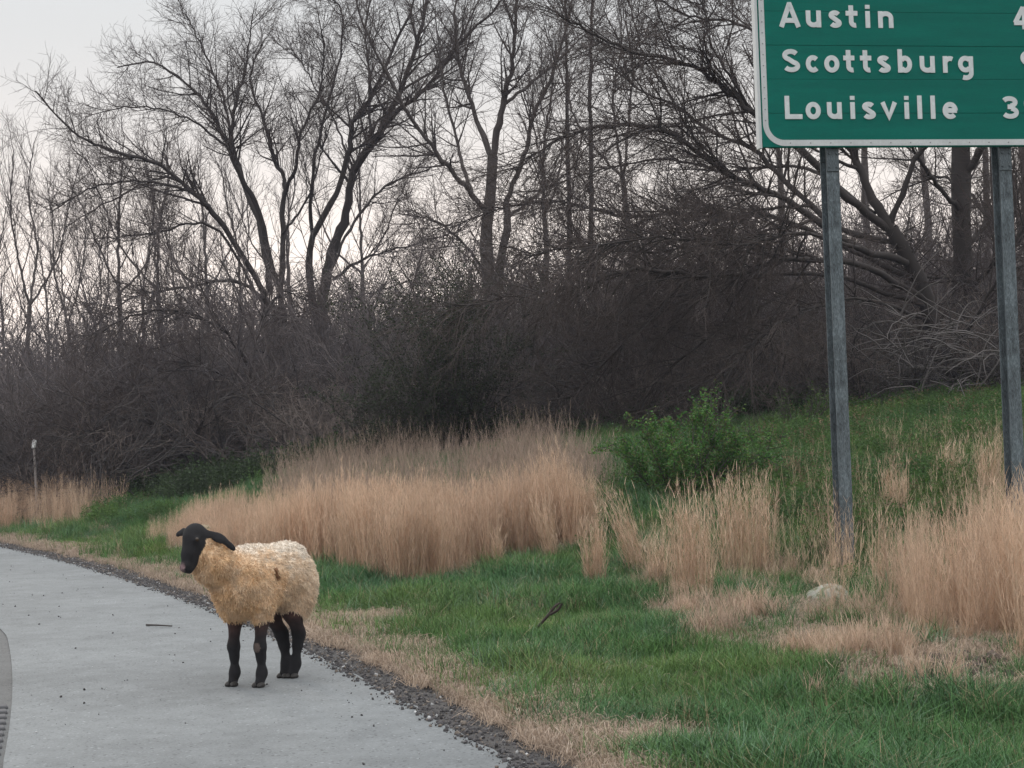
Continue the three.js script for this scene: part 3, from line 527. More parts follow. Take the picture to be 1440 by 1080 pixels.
function capsule(A, B, ra, rb) {
  const [ax, ay, az] = A, bx = B[0] - ax, by = B[1] - ay, bz = B[2] - az, l2 = bx * bx + by * by + bz * bz || 1e-9;
  return (x, y, z) => { const t = clamp(((x - ax) * bx + (y - ay) * by + (z - az) * bz) / l2, 0, 1); return Math.hypot(x - ax - bx * t, y - ay - by * t, z - az - bz * t) - lerp(ra, rb, t); };
}
function ellipsoid(C, R, dir = null, up = null) {   // R along [side, up, dir]
  const d = V(...(dir ?? [0, 0, 1])).normalize(), s = V().crossVectors(V(...(up ?? [0, 1, 0])), d).normalize(), u = V().crossVectors(d, s);
  return (x, y, z) => { const px = x - C[0], py = y - C[1], pz = z - C[2]; const a = (px * s.x + py * s.y + pz * s.z) / R[0], b = (px * u.x + py * u.y + pz * u.z) / R[1], c = (px * d.x + py * d.y + pz * d.z) / R[2]; const k0 = Math.hypot(a, b, c), k1 = Math.hypot(a / R[0], b / R[1], c / R[2]); return k1 < 1e-9 ? -Math.min(...R) : (k0 * (k0 - 1)) / k1; };
}
{
  // local axes: +z forward, +x its left, y up; placed so that the hooves stand on the shoulder
  const TURN = -38 * Math.PI / 180, C = Math.cos(TURN), Sn = Math.sin(TURN);
  const base = onLevel(384, 957, 0.004);
  const view = (r, up, c) => [C * r - Sn * c, up, Sn * r + C * c];   // right of the viewer, up, towards the viewer -> local
  const sheep = thing('sheep', 'black-faced, black-legged sheep with stained cream wool standing on the road shoulder', 'sheep', [base.x, base.y, base.z], TURN + Math.atan2(-base.x, -base.z));

  // ---- fleece: torso, neck, thighs
  const wool = [
    [ellipsoid([0, 0.620, -0.150], [0.162, 0.180, 0.165]), 0.10], [ellipsoid([0, 0.612, 0.04], [0.178, 0.182, 0.27]), 0.10],
    [ellipsoid([0, 0.602, 0.20], [0.160, 0.180, 0.185]), 0.10], [ellipsoid([0, 0.545, 0.30], [0.116, 0.138, 0.130]), 0.09],
    [capsule([0, 0.63, 0.30], view(-0.330, 0.735, 0.345), 0.140, 0.104), 0.10], [capsule(view(-0.330, 0.735, 0.345), view(-0.372, 0.845, 0.360), 0.100, 0.066), 0.06],
    [ellipsoid([0.085, 0.525, -0.165], [0.090, 0.175, 0.125]), 0.06], [ellipsoid([-0.095, 0.525, -0.150], [0.090, 0.175, 0.125]), 0.06],
    [ellipsoid([0.10, 0.49, 0.215], [0.070, 0.120, 0.095]), 0.06], [ellipsoid([-0.09, 0.49, 0.215], [0.070, 0.120, 0.095]), 0.06],
    [ellipsoid([0.03, 0.49, -0.275], [0.042, 0.115, 0.04]), 0.05],
  ];
  const woolField = (x, y, z) => { let d = 1; for (const [f, k] of wool) d = smin(d, f(x, y, z), k); return d; };
  // ---- legs, short dark hair
  const hoofs = [], legs = [];
  const leg = (pts, k = 0.03) => { for (let i = 1; i < pts.length; i++) legs.push([capsule(pts[i - 1].slice(0, 3), pts[i].slice(0, 3), pts[i - 1][3], pts[i][3]), i === 1 ? 0.05 : k]); hoofs.push(pts[pts.length - 1]); };
  leg([[0.095, 0.45, 0.200, 0.062], [0.092, 0.375, 0.205, 0.041], [0.090, 0.235, 0.225, 0.0285], [0.090, 0.215, 0.225, 0.0285], [0.086, 0.165, 0.214, 0.0235], [0.086, 0.090, 0.210, 0.0225], [0.086, 0.070, 0.212, 0.0255], [0.088, 0.022, 0.236, 0.028]]);
  leg([[-0.080, 0.45, 0.215, 0.062], [-0.085, 0.375, 0.225, 0.041], [-0.090, 0.235, 0.240, 0.0285], [-0.090, 0.215, 0.240, 0.0285], [-0.093, 0.165, 0.232, 0.0230], [-0.096, 0.090, 0.228, 0.0225], [-0.096, 0.070, 0.230, 0.0255], [-0.096, 0.022, 0.250, 0.028]]);
  leg([[0.080, 0.47, -0.150, 0.085], [0.070, 0.385, -0.115, 0.056], [0.052, 0.265, -0.190, 0.034], [0.050, 0.245, -0.196, 0.032], [0.046, 0.190, -0.186, 0.027], [0.040, 0.095, -0.170, 0.0245], [0.040, 0.072, -0.166, 0.0265], [0.040, 0.022, -0.142, 0.028]]);
  leg([[-0.090, 0.47, -0.140, 0.080], [-0.085, 0.385, -0.095, 0.054], [-0.060, 0.265, -0.165, 0.035], [-0.055, 0.245, -0.168, 0.033], [-0.040, 0.190, -0.165, 0.028], [-0.022, 0.095, -0.160, 0.0245], [-0.020, 0.072, -0.157, 0.0265], [-0.020, 0.022, -0.134, 0.028]]);
  const legField = (x, y, z) => { let d = 1; for (const [f, k] of legs) d = smin(d, f(x, y, z), k); return d; };
  // ---- head: poll, brow, muzzle, jaw, ears
  const H = (r, up, c) => view(r, up, c);
  const poll = H(-0.408, 0.895, 0.385), brow = H(-0.420, 0.860, 0.415), bridge = H(-0.442, 0.785, 0.448), nose = H(-0.458, 0.715, 0.468), chin = H(-0.445, 0.700, 0.452), jaw = H(-0.385, 0.815, 0.395);
  const ax = V(bridge[0] - brow[0], bridge[1] - brow[1], bridge[2] - brow[2]).normalize();          // down the face
  const fr = V(...H(-0.80, 0.12, 0.56)); fr.addScaledVector(ax, -fr.dot(ax)).normalize();           // out of the face
  const sd = V().crossVectors(ax, fr).normalize(); if (sd.x < 0) sd.negate();                        // its left
  const pt = (o, a, f, s) => V(...o).addScaledVector(ax, a).addScaledVector(fr, f).addScaledVector(sd, s);
  const pt0 = (o, a, f, q) => { const p = pt(o, a, f, q); return [p.x, p.y, p.z]; };
  const heads = [
    [ellipsoid(poll, [0.058, 0.050, 0.060], H(-0.3, -0.4, 0.8)), 0.03], [capsule(brow, bridge, 0.060, 0.041), 0.03], [capsule(bridge, nose, 0.040, 0.031), 0.022], [capsule(jaw, chin, 0.056, 0.023), 0.03], [capsule(pt0(nose, 0.004, 0.004, 0.012), pt0(nose, 0.004, 0.004, -0.012), 0.026, 0.026), 0.015], [capsule(poll, jaw, 0.05, 0.055), 0.03],
  ];
  const headField0 = (x, y, z) => { let d = 1; for (const [f, k] of heads) d = smin(d, f(x, y, z), k); return d; };
  const arr = (v) => [v.x, v.y, v.z];
  const nearEar = [pt(poll, 0.005, -0.005, 0.045), V(...H(-0.312, 0.884, 0.40)), V(...H(-0.246, 0.848, 0.405)), V(...H(-0.196, 0.800, 0.395))];
  const farEar = [pt(poll, 0.005, 0.0, -0.045), V(...H(-0.468, 0.908, 0.345)), V(...H(-0.494, 0.898, 0.322)), V(...H(-0.512, 0.886, 0.305))];
  const ears = [];
  for (const [E, w, up] of [[nearEar, 0.034, H(0.25, 0.55, 0.75)], [farEar, 0.028, H(0, 0.6, 0.75)]]) for (let i = 0; i < 3; i++) {
    const a = E[i], b = E[i + 1], m = a.clone().lerp(b, 0.5), dr = b.clone().sub(a), W = w * [0.85, 1, 0.62][i];
    ears.push([ellipsoid(arr(m), [W, 0.0115, dr.length() * 0.72], arr(dr), up), 0.012]);
  }
  const eyeL = pt(brow, 0.012, 0.012, 0.054), eyeR = pt(brow, 0.012, 0.012, -0.054);
  const headField = (x, y, z) => {
    let d = headField0(x, y, z);
    for (const e of [eyeL, eyeR]) { d = smin(d, Math.hypot(x - e.x, y - e.y, z - e.z) - 0.016, 0.02); }   // brow ridges
    let e = 1; for (const [f, k] of ears) e = smin(e, f(x, y, z), k); d = smin(d, e, 0.018);
    for (const s of [1, -1]) { const n = pt(nose, 0.014, 0.026, s * 0.016); d = Math.max(d, -(Math.hypot(x - n.x, y - n.y, z - n.z) - 0.0085)); }    // nostrils
    const m = pt(nose, 0.030, 0.010, 0), dx = (x - m.x) * ax.x + (y - m.y) * ax.y + (z - m.z) * ax.z; const r = Math.hypot(x - m.x, y - m.y, z - m.z);
    if (r < 0.05) d += 0.005 * Math.max(0, 1 - Math.abs(dx) / 0.006);                                                                                 // mouth line
    return d;
  };
  const lump = (x, y, z) => (noise(x * 38, y * 38, z * 38) - 0.5) * 0.016 + (noise(x * 85 + 3, y * 85, z * 85) - 0.5) * 0.011 + (noise(x * 14, y * 14, z * 14 + 9) - 0.5) * 0.022;
  const field = (x, y, z) => {
    let w = woolField(x, y, z); if (Math.abs(w) < 0.05) w += lump(x, y, z) + 0.008;
    let d = w;
    if (y < 0.6) d = smin(d, legField(x, y, z), 0.012);
    if (y > 0.6 && z > 0.25) d = smin(d, headField(x, y, z), 0.012);
    return d;
  };
  const g = surfaceNets(field, [-0.36, -0.02, -0.46], [0.30, 1.0, 0.80], 0.0075);
  const pos = g.attributes.position, col = new Float32Array(pos.count * 3), isWool = new Uint8Array(pos.count);
  for (let i = 0; i < pos.count; i++) {
    const x = pos.getX(i), y = pos.getY(i), z = pos.getZ(i), w = woolField(x, y, z), l = Math.min(y < 0.6 ? legField(x, y, z) : 1, y > 0.6 ? headField(x, y, z) : 1);
    const n = fbm(x * 9, y * 9, z * 9 + 4, 3), n2 = noise(x * 60, y * 60, z * 60), n3 = fbm(x * 24, y * 24, z * 24 + 1, 2);
    let c;
    if (w - 0.012 < l) {
      isWool[i] = 1;
      // rust-coloured staining worn into the neck, chest and shoulder; grey grime; back paler, partly sky light painted in
      const stainAndSky = clamp(0.34 + 0.55 * sstep(-0.30, 0.45, z + 0.7 * (n - 0.5)) + 0.15 * sstep(0.58, 0.42, y + 0.3 * (n3 - 0.5)) - 0.75 * sstep(0.67, 0.80, y + 0.22 * (n3 - 0.5)) * sstep(0.42, 0.22, z), 0, 1);
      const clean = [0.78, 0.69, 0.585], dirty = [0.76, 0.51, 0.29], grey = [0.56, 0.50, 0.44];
      c = clean.map((q, m) => lerp(lerp(q, grey[m], sstep(0.55, 0.8, n3) * 0.4), dirty[m], clamp(stainAndSky * (0.6 + 0.7 * n3), 0, 1)));
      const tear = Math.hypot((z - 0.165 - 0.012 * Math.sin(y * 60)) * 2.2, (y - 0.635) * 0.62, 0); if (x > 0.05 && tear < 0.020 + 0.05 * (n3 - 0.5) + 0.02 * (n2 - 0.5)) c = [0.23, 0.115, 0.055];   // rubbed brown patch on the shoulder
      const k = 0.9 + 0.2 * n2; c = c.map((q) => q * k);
    } else {
      const brown = sstep(0.24, 0.40, y + 0.1 * (n - 0.5)) * (y < 0.6 ? 1 : 0);
      c = [0.009, 0.0085, 0.010].map((q, m) => lerp(q, [0.085, 0.040, 0.032][m], brown * 0.75)).map((q) => q * (0.7 + 0.6 * n2));
      const nd = Math.hypot(x - (nose[0] + fr.x * 0.02), y - nose[1], z - (nose[2] + fr.z * 0.02)); if (y > 0.6 && nd < 0.034) c = c.map((q, m) => lerp([0.24, 0.16, 0.165][m], q, sstep(0.016, 0.034, nd + 0.014 * (n2 - 0.5))));
      const mk = Math.hypot(x - 0.088, (y - 0.225), z - 0.25); if (mk < 0.028 && n2 > 0.35) c = [0.10, 0.075, 0.065];   // scuffed knee
    }
    col.set(c, i * 3);
  }
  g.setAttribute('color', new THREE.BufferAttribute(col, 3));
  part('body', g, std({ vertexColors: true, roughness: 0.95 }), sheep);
  // ---- locks of wool standing off the fleece
  seed(404);
  const locks = new Mesher(), nor = g.attributes.normal, d = V(), q = V();
  const list = []; for (let i = 0; i < pos.count; i++) if (isWool[i]) list.push(i);
  for (let k = 0; k < 26000; k++) {
    const i = list[Math.floor(rnd() * list.length)], n = V(nor.getX(i), nor.getY(i), nor.getZ(i));
    q.set(pos.getX(i), pos.getY(i), pos.getZ(i));
    const low = sstep(0.55, 0.38, q.y), front = sstep(0.3, 0.5, q.z), L = (0.007 + 0.008 * rnd()) * (1 + 0.6 * low + 0.4 * front);
    d.copy(n).multiplyScalar(0.55).add(V(rr(-0.5, 0.5), rr(-1.1, 0.0) - 0.7 * low, rr(-0.7, 0.3))).normalize();
    const p0 = q.clone().addScaledVector(n, -0.004), p1 = q.clone().addScaledVector(d, L * 0.6).addScaledVector(n, 0.003), p2 = p1.clone().addScaledVector(d, L * 0.5).add(V(rr(-1, 1) * 0.004, -0.004, rr(-1, 1) * 0.004));
    locks.tube([p0, p1, p2], 0.0026, 0.0010, 3);
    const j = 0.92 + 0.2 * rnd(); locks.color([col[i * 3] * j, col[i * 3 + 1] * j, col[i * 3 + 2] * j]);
  }
  tag(part('wool', locks.geo(), std({ vertexColors: true, roughness: 1 }), sheep), null, null, null, 'stuff');
  // ---- eyes, hooves, cream tuft behind the poll
  const eyeM = std({ color: lin(0.03, 0.018, 0.008), roughness: 0.12 });
  for (const e of [eyeL, eyeR]) { const o = part('eye', new THREE.SphereGeometry(0.0125, 16, 12), eyeM, sheep); o.position.copy(e).addScaledVector(sd, e === eyeL ? 0.008 : -0.008); }
  const hoofM = std({ color: lin(0.022, 0.019, 0.017), roughness: 0.6 });
  for (const [x, , z] of hoofs) {                   // two toes each
    const toes = [-1, 1].map((s) => { const t = new THREE.SphereGeometry(0.020, 14, 10); const p = t.attributes.position; for (let i = 0; i < p.count; i++) { if (p.getY(i) < -0.010) p.setY(i, -0.010); const y = p.getY(i); p.setZ(i, p.getZ(i) * (1.7 - 18 * Math.max(0, y)) + 0.006); } t.computeVertexNormals(); t.rotateY(s * 0.10); t.translate(x + s * 0.0165, 0.0095, z + 0.004); return t; });
    part('hoof', mergeGeometries(toes), hoofM, sheep);
  }
  const tuft = new Mesher(), tp = pt(poll, -0.045, -0.045, 0.02);
  for (let k = 0; k < 160; k++) { const a = tp.clone().add(V(rr(-1, 1) * 0.016, rr(-1, 1) * 0.010, rr(-1, 1) * 0.016)), b = a.clone().add(V(rr(-1, 1) * 0.012, rr(0.004, 0.016), rr(-1, 1) * 0.012)); tuft.tube([a, b], 0.0045, 0.0015, 3); }
  part('wool_tuft', tuft.geo(), std({ color: lin(0.62, 0.52, 0.38), roughness: 1 }), sheep);
}

// ---------------------------------------------------------------- the green distance sign on its two steel posts
{
  const corner = at(1071, 208, 16), YAW = 11 * Math.PI / 180, W = 2.92, PH = 0.305, NP = 5, Hh = PH * NP;
  const bx = corner.x + Math.cos(YAW) * W / 2, bz = corner.z - Math.sin(YAW) * W / 2, gy = groundAt(bx, bz);
  const sign = thing('road_sign', 'green distance sign for Austin, Scottsburg and Louisville on two grey steel posts', 'road sign', [bx, gy, bz], YAW);
  const Y0 = corner.y - gy, X0 = -W / 2;
  // sheeting with faint weathering streaks and blotches
  const streak = noiseTexture(512, (x, y) => { const n = 0.45 * tileNoise(x, y, 6, 512, 1) + 0.25 * tileNoise(x, y, 40, 512, 3) + 0.3 * hash3(x >> 1, y >> 3, 5); const q = 238 + 40 * (n - 0.5); return [q, q, q]; }, 1, 1, true);
  const green = new THREE.MeshPhysicalMaterial({ color: lin(0.0, 0.165, 0.128), map: streak, roughness: 0.7, metalness: 0, specularIntensity: 0.35 });
  const white = std({ color: lin(0.68, 0.71, 0.72), map: streak, roughness: 0.6 });
  for (let i = 0; i < NP; i++) {
    const g = new RoundedBoxGeometry(W - 0.004, PH - 0.0015, 0.05, 2, 0.0035); const m = part('plank', g, green, sign);
    m.position.set(0, Y0 + PH * (i + 0.5), [0, 0.0012, -0.001, 0.0008, 0][i]);
  }
  const FZ = 0.0275;                                 // just proud of the sheeting
  const rr2 = (x, y, w, h, r, P) => { P.moveTo(x + r, y); P.lineTo(x + w - r, y); P.absarc(x + w - r, y + r, r, -Math.PI / 2, 0, false); P.lineTo(x + w, y + h - r); P.absarc(x + w - r, y + h - r, r, 0, Math.PI / 2, false); P.lineTo(x + r, y + h); P.absarc(x + r, y + h - r, r, Math.PI / 2, Math.PI, false); P.lineTo(x, y + r); P.absarc(x + r, y + r, r, Math.PI, 1.5 * Math.PI, false); return P; };
  const ring = rr2(X0 + 0.012, Y0 + 0.012, W - 0.024, Hh - 0.024, 0.20, new THREE.Shape()); ring.holes.push(rr2(X0 + 0.062, Y0 + 0.066, W - 0.124, Hh - 0.132, 0.145, new THREE.Path()));
  const bg = new THREE.ExtrudeGeometry(ring, { depth: 0.002, bevelEnabled: false, curveSegments: 20 }); bg.translate(0, 0, FZ - 0.0005); part('border', bg, white, sign);
  const trim = part('edge_trim', new RoundedBoxGeometry(0.026, Hh + 0.012, 0.085, 2, 0.004), white, sign); trim.position.set(X0 - 0.015, Y0 + Hh / 2 - 0.004, -0.012);
  const bolts = [];
  for (const [x, y, nx, ny, n] of [[X0 + 0.037, Y0 + 0.24, 0, 0.098, 12], [X0 + 0.26, Y0 + 0.038, 0.19, 0, 13]]) for (let i = 0; i < n; i++) { const b = new THREE.CylinderGeometry(0.0055, 0.0065, 0.004, 8); b.rotateX(Math.PI / 2); b.translate(x + nx * i, y + ny * i, FZ + 0.003); bolts.push(b); }
  tag(part('rivets', mergeGeometries(bolts), std({ color: lin(0.28, 0.29, 0.30), metalness: 0.4, roughness: 0.5 }), sign), null, null, null, 'stuff');

  // highway letters drawn as strokes, in cap heights; each stroke a hair deeper than the last
  const w = 0.205, h = w / 2, xh = 0.73;
  const arc = (cx, cy, rx, ry, a0, a1, n = 14) => Array.from({ length: n + 1 }, (_, i) => { const a = (a0 + (a1 - a0) * i / n) * Math.PI / 180; return [cx + rx * Math.cos(a), cy + ry * Math.sin(a)]; });
  const GLY = {
    A: (W) => [[[h * 0.98, 0], [W / 2 - 0.012, 1 - 0.02], [W / 2 + 0.012, 1 - 0.02], [W - h * 0.98, 0]], [[0.22, 0.29], [W - 0.22, 0.29]]],
    u: (W) => [[[h, xh], [h, 0.30], ...arc(W / 2, 0.30, W / 2 - h, 0.30 - h, 180, 330, 10)], [[W - h, xh], [W - h, 0]]],
    s: (W) => [[...arc(W / 2 - 0.01, xh - 0.195, W / 2 - h - 0.02, 0.195 - h * 0.86, 20, 235, 12), ...arc(W / 2 + 0.01, 0.195, W / 2 - h - 0.01, 0.195 - h * 0.86, 55, -160, 12)]],
    t: (W) => [[[W * 0.42, 0.97], [W * 0.42, 0.26], ...arc(W * 0.42 + 0.17, 0.26, 0.17, 0.26 - h, 190, 285, 7)], [[0, xh - h], [W * 0.92, xh - h]]],
    i: (W) => [[[W / 2, 0], [W / 2, xh]], [[W / 2, 0.83], [W / 2, 1.0]]],
    l: (W) => [[[W / 2, 0], [W / 2, 1.02]]],
    n: (W) => [[[h, 0], [h, xh]], [...arc(W / 2, xh - 0.30, W / 2 - h, 0.30 - h, 150, 0, 10), [W - h, 0]]],
    S: (W) => [[...arc(W / 2 - 0.01, 0.725, W / 2 - h - 0.015, 0.275 - h, 25, 250, 14), ...arc(W / 2 + 0.01, 0.27, W / 2 - h - 0.005, 0.27 - h, 70, -155, 14)]],
    c: (W) => [arc(W / 2 + 0.02, xh / 2, W / 2 - h, xh / 2 - h * 0.9, 45, 315, 18)],
    o: (W) => [arc(W / 2, xh / 2, W / 2 - h, xh / 2 - h * 0.9, 0, 360, 26)],
    b: (W) => [[[h, 0], [h, 1.02]], arc(W / 2 + 0.01, xh / 2, W / 2 - h - 0.01, xh / 2 - h * 0.9, -140, 140, 16)],
    r: (W) => [[[h, 0], [h, xh]], arc(W / 2 + 0.06, xh - 0.33, W / 2 - h + 0.06, 0.33 - h, 155, 60, 8)],
    g: (W) => [[[W - h, xh], [W - h, 0.0], ...arc(W - h - 0.26, -0.02, 0.26, 0.20, 0, -120, 9)], arc(W / 2 - 0.01, xh / 2 + 0.02, W / 2 - h - 0.01, xh / 2 - h * 0.9 - 0.01, 40, 320, 16)],
    L: (W) => [[[h, 1], [h, h], [W, h]]],
    v: (W) => [[[h * 0.95, xh], [W / 2, 0.09], [W - h * 0.95, xh]]],
    e: (W) => [[...arc(W / 2, xh / 2, W / 2 - h, xh / 2 - h * 0.9, 0, 318, 20)], [[h * 1.3, xh / 2 - 0.0], [W - h * 0.4, xh / 2 - 0.0]]],
    3: (W) => [[...arc(W / 2 - 0.02, 0.735, W / 2 - h - 0.02, 0.265 - h, 155, -75, 14)], [...arc(W / 2, 0.28, W / 2 - h, 0.28 - h, 80, -155, 16)], [[W * 0.36, 0.53], [W * 0.6, 0.53]]],
    4: (W) => [[[W * 0.7, 0], [W * 0.7, 1]], [[W * 0.7 - 0.05, 0.97], [0.07, 0.28]], [[0.02, 0.28], [W, 0.28]]],
    9: (W) => [arc(W / 2, 0.67, W / 2 - h, 0.33 - h, 0, 360, 24), [[W - h, 0.67], ...arc(W / 2 - 0.05, 0.42, W / 2 - h + 0.05, 0.42 - h, 10, -95, 12)]],
  };
  function stroke(pts, width) {                      // outline of a bent bar with square ends
    const n = pts.length, L = [], R = [], closed = n > 3 && Math.hypot(pts[0][0] - pts[n - 1][0], pts[0][1] - pts[n - 1][1]) < 1e-4;
    for (let i = 0; i < n; i++) {
      const a = pts[closed && i === 0 ? n - 2 : Math.max(i - 1, 0)], b = pts[i], c = pts[closed && i === n - 1 ? 1 : Math.min(i + 1, n - 1)];
      let x1 = b[0] - a[0], y1 = b[1] - a[1], x2 = c[0] - b[0], y2 = c[1] - b[1]; const l1 = Math.hypot(x1, y1), l2 = Math.hypot(x2, y2);
      if (l1 < 1e-6) { x1 = x2 / l2; y1 = y2 / l2; } else { x1 /= l1; y1 /= l1; } if (l2 < 1e-6) { x2 = x1; y2 = y1; } else { x2 /= l2; y2 /= l2; }
      let mx = -(y1 + y2), my = x1 + x2; const ml = Math.hypot(mx, my) || 1; mx /= ml; my /= ml; const k = Math.min(1.7, 1 / Math.max(0.3, mx * -y1 + my * x1)) * width / 2;
      L.push([b[0] + mx * k, b[1] + my * k]); R.push([b[0] - mx * k, b[1] - my * k]);
    }
    const sh = new THREE.Shape();
    if (closed) { sh.setFromPoints(R.slice(0, -1).map((p) => new THREE.Vector2(...p))); sh.holes.push(new THREE.Path().setFromPoints(L.slice(0, -1).map((p) => new THREE.Vector2(...p)))); }
    else sh.setFromPoints([...L, ...R.reverse()].map((p) => new THREE.Vector2(...p)));
    return sh;
  }
  const letterM = std({ color: lin(0.76, 0.80, 0.81), map: streak, roughness: 0.5 });
  function write(ch, x, y, cap, wide) {
    const strokes = GLY[ch](wide / cap).map((p, i) => { const g = new THREE.ExtrudeGeometry(stroke(p, w), { depth: 0.018, bevelEnabled: true, bevelSize: 0.008, bevelThickness: 0.006, bevelOffset: -0.004, bevelSegments: 1, curveSegments: 4 }); g.scale(cap, cap, cap); g.translate(0, 0, i * 0.0006); return g; });
    const m = part('letter', mergeGeometries(strokes), letterM, sign); m.position.set(x, y, FZ + 0.001);
  }
  // measured on the photograph, in pixels of a 3.6 times enlargement whose x starts at 1040
  const px = 3.6 * 158.8 * Math.cos(YAW), cap = 0.207;
  const rows = [['Austin', 131, [[222, 335], [362, 440], [478, 545], [566, 632], [664, 691], [730, 808]]], ['4', 92, [[1402, 1482]]],
    ['Scottsburg', 362, [[232, 322], [350, 425], [447, 525], [545, 607], [630, 693], [716, 785], [820, 893], [930, 1007], [1045, 1105], [1120, 1198]]], ['9', 330, [[1428, 1508]]],
    ['Louisville', 601, [[235, 325], [342, 420], [452, 528], [569, 596], [630, 700], [724, 810], [842, 869], [908, 933], [974, 999], [1034, 1112]]], ['39', 585, [[1325, 1413], [1436, 1516]]]];
  const lineY = { Austin: Y0 + 0.306 + 0.42 + 0.405, Scottsburg: Y0 + 0.252 + 0.42, Louisville: Y0 + 0.252 };
  lineY.Austin = Y0 + 0.252 + 0.824; lineY['4'] = lineY.Austin; lineY['9'] = lineY.Scottsburg; lineY['39'] = lineY.Louisville;
  for (const [word, , boxes] of rows) boxes.forEach(([a, b], i) => { const grow = 1 + 0.071 * ((a - 100) / 1400); write(word[i], X0 + (a - 112) / px * grow, lineY[word], cap, (b - a) / px * grow); });

  // posts: rolled steel sections with a hinge joint under the sign and a slip base at the ground
  const rust = noiseTexture(512, (x, y) => { const n = 0.35 * tileNoise(x, y, 64, 512, 2) + 0.3 * tileNoise(x, y, 16, 512, 7) + 0.35 * hash3(x >> 1, y >> 2, 3); const q = 150 + 150 * (n - 0.5); return [q, q * 1.0, q * 1.0]; }, 2.2, 0.7, true);
  const steel = std({ color: lin(0.40, 0.48, 0.53), map: rust, bumpMap: rust, bumpScale: 0.002, roughness: 0.72, metalness: 0.25 });
  for (const xp of [0.675, 2.345]) {
    const lx = X0 + xp, wx = bx + Math.cos(YAW) * lx, wz = bz - Math.sin(YAW) * lx, y0 = groundAt(wx, wz) - gy - 0.3, y1 = Y0 + Hh - 0.08, yh = Y0 - 0.11;
    const sec = (b, d, tf, tw) => { const s = new THREE.Shape(); s.setFromPoints([[-b / 2, d / 2], [-b / 2, d / 2 - tf], [-tw / 2, d / 2 - tf], [-tw / 2, -d / 2 + tf], [-b / 2, -d / 2 + tf], [-b / 2, -d / 2], [b / 2, -d / 2], [b / 2, -d / 2 + tf], [tw / 2, -d / 2 + tf], [tw / 2, d / 2 - tf], [b / 2, d / 2 - tf], [b / 2, d / 2]].map((p) => new THREE.Vector2(...p))); return s; };
    const bar = (a, b) => { const g = new THREE.ExtrudeGeometry(sec(0.118, 0.16, 0.011, 0.009), { depth: b - a, steps: 8, bevelEnabled: true, bevelSize: 0.0015, bevelThickness: 0.0015, bevelSegments: 1, bevelOffset: -0.0015 }); g.rotateX(-Math.PI / 2); g.translate(0, a, 0); return g; };
    const post = part('post', mergeGeometries([bar(y0, yh), bar(yh + 0.008, y1)]), steel, sign); post.position.set(lx, 0, -0.115);
    const plates = [new RoundedBoxGeometry(0.112, 0.20, 0.012, 2, 0.003), new RoundedBoxGeometry(0.112, 0.20, 0.012, 2, 0.003)]; plates[0].translate(0, yh, 0.0865); plates[1].translate(0, yh, -0.0865);
    for (const sy of [-0.06, 0.06]) for (const sx of [-0.035, 0.035]) { const b = new THREE.CylinderGeometry(0.011, 0.011, 0.02, 6); b.rotateX(Math.PI / 2); b.translate(sx, yh + sy, 0.096); plates.push(b.toNonIndexed()); }
    part('hinge_plate', mergeGeometries([plates[0], ...plates.slice(2)].map((p) => (p.index ? p.toNonIndexed() : p))), steel, post); part('hinge_plate', plates[1], steel, post);
    const bp = [new RoundedBoxGeometry(0.17, 0.022, 0.24, 2, 0.004), new RoundedBoxGeometry(0.17, 0.022, 0.24, 2, 0.004)]; bp[0].translate(0, y0 + 0.375, 0); bp[1].translate(0, y0 + 0.400, 0);
    for (const sx of [-0.07, 0.07]) { const b = new THREE.CylinderGeometry(0.012, 0.012, 0.07, 6).toNonIndexed(); b.translate(sx, y0 + 0.39, 0.09); bp.push(b); }
    part('base_plate', mergeGeometries(bp.map((p) => (p.index ? p.toNonIndexed() : p))), steel, post);
  }
  for (const yb of [0.35, 1.15]) { const b = part('back_rail', new RoundedBoxGeometry(W - 0.1, 0.05, 0.03, 2, 0.004), steel, sign); b.position.set(0, Y0 + yb, -0.0165 - 0.0245 + 0.0); }
}

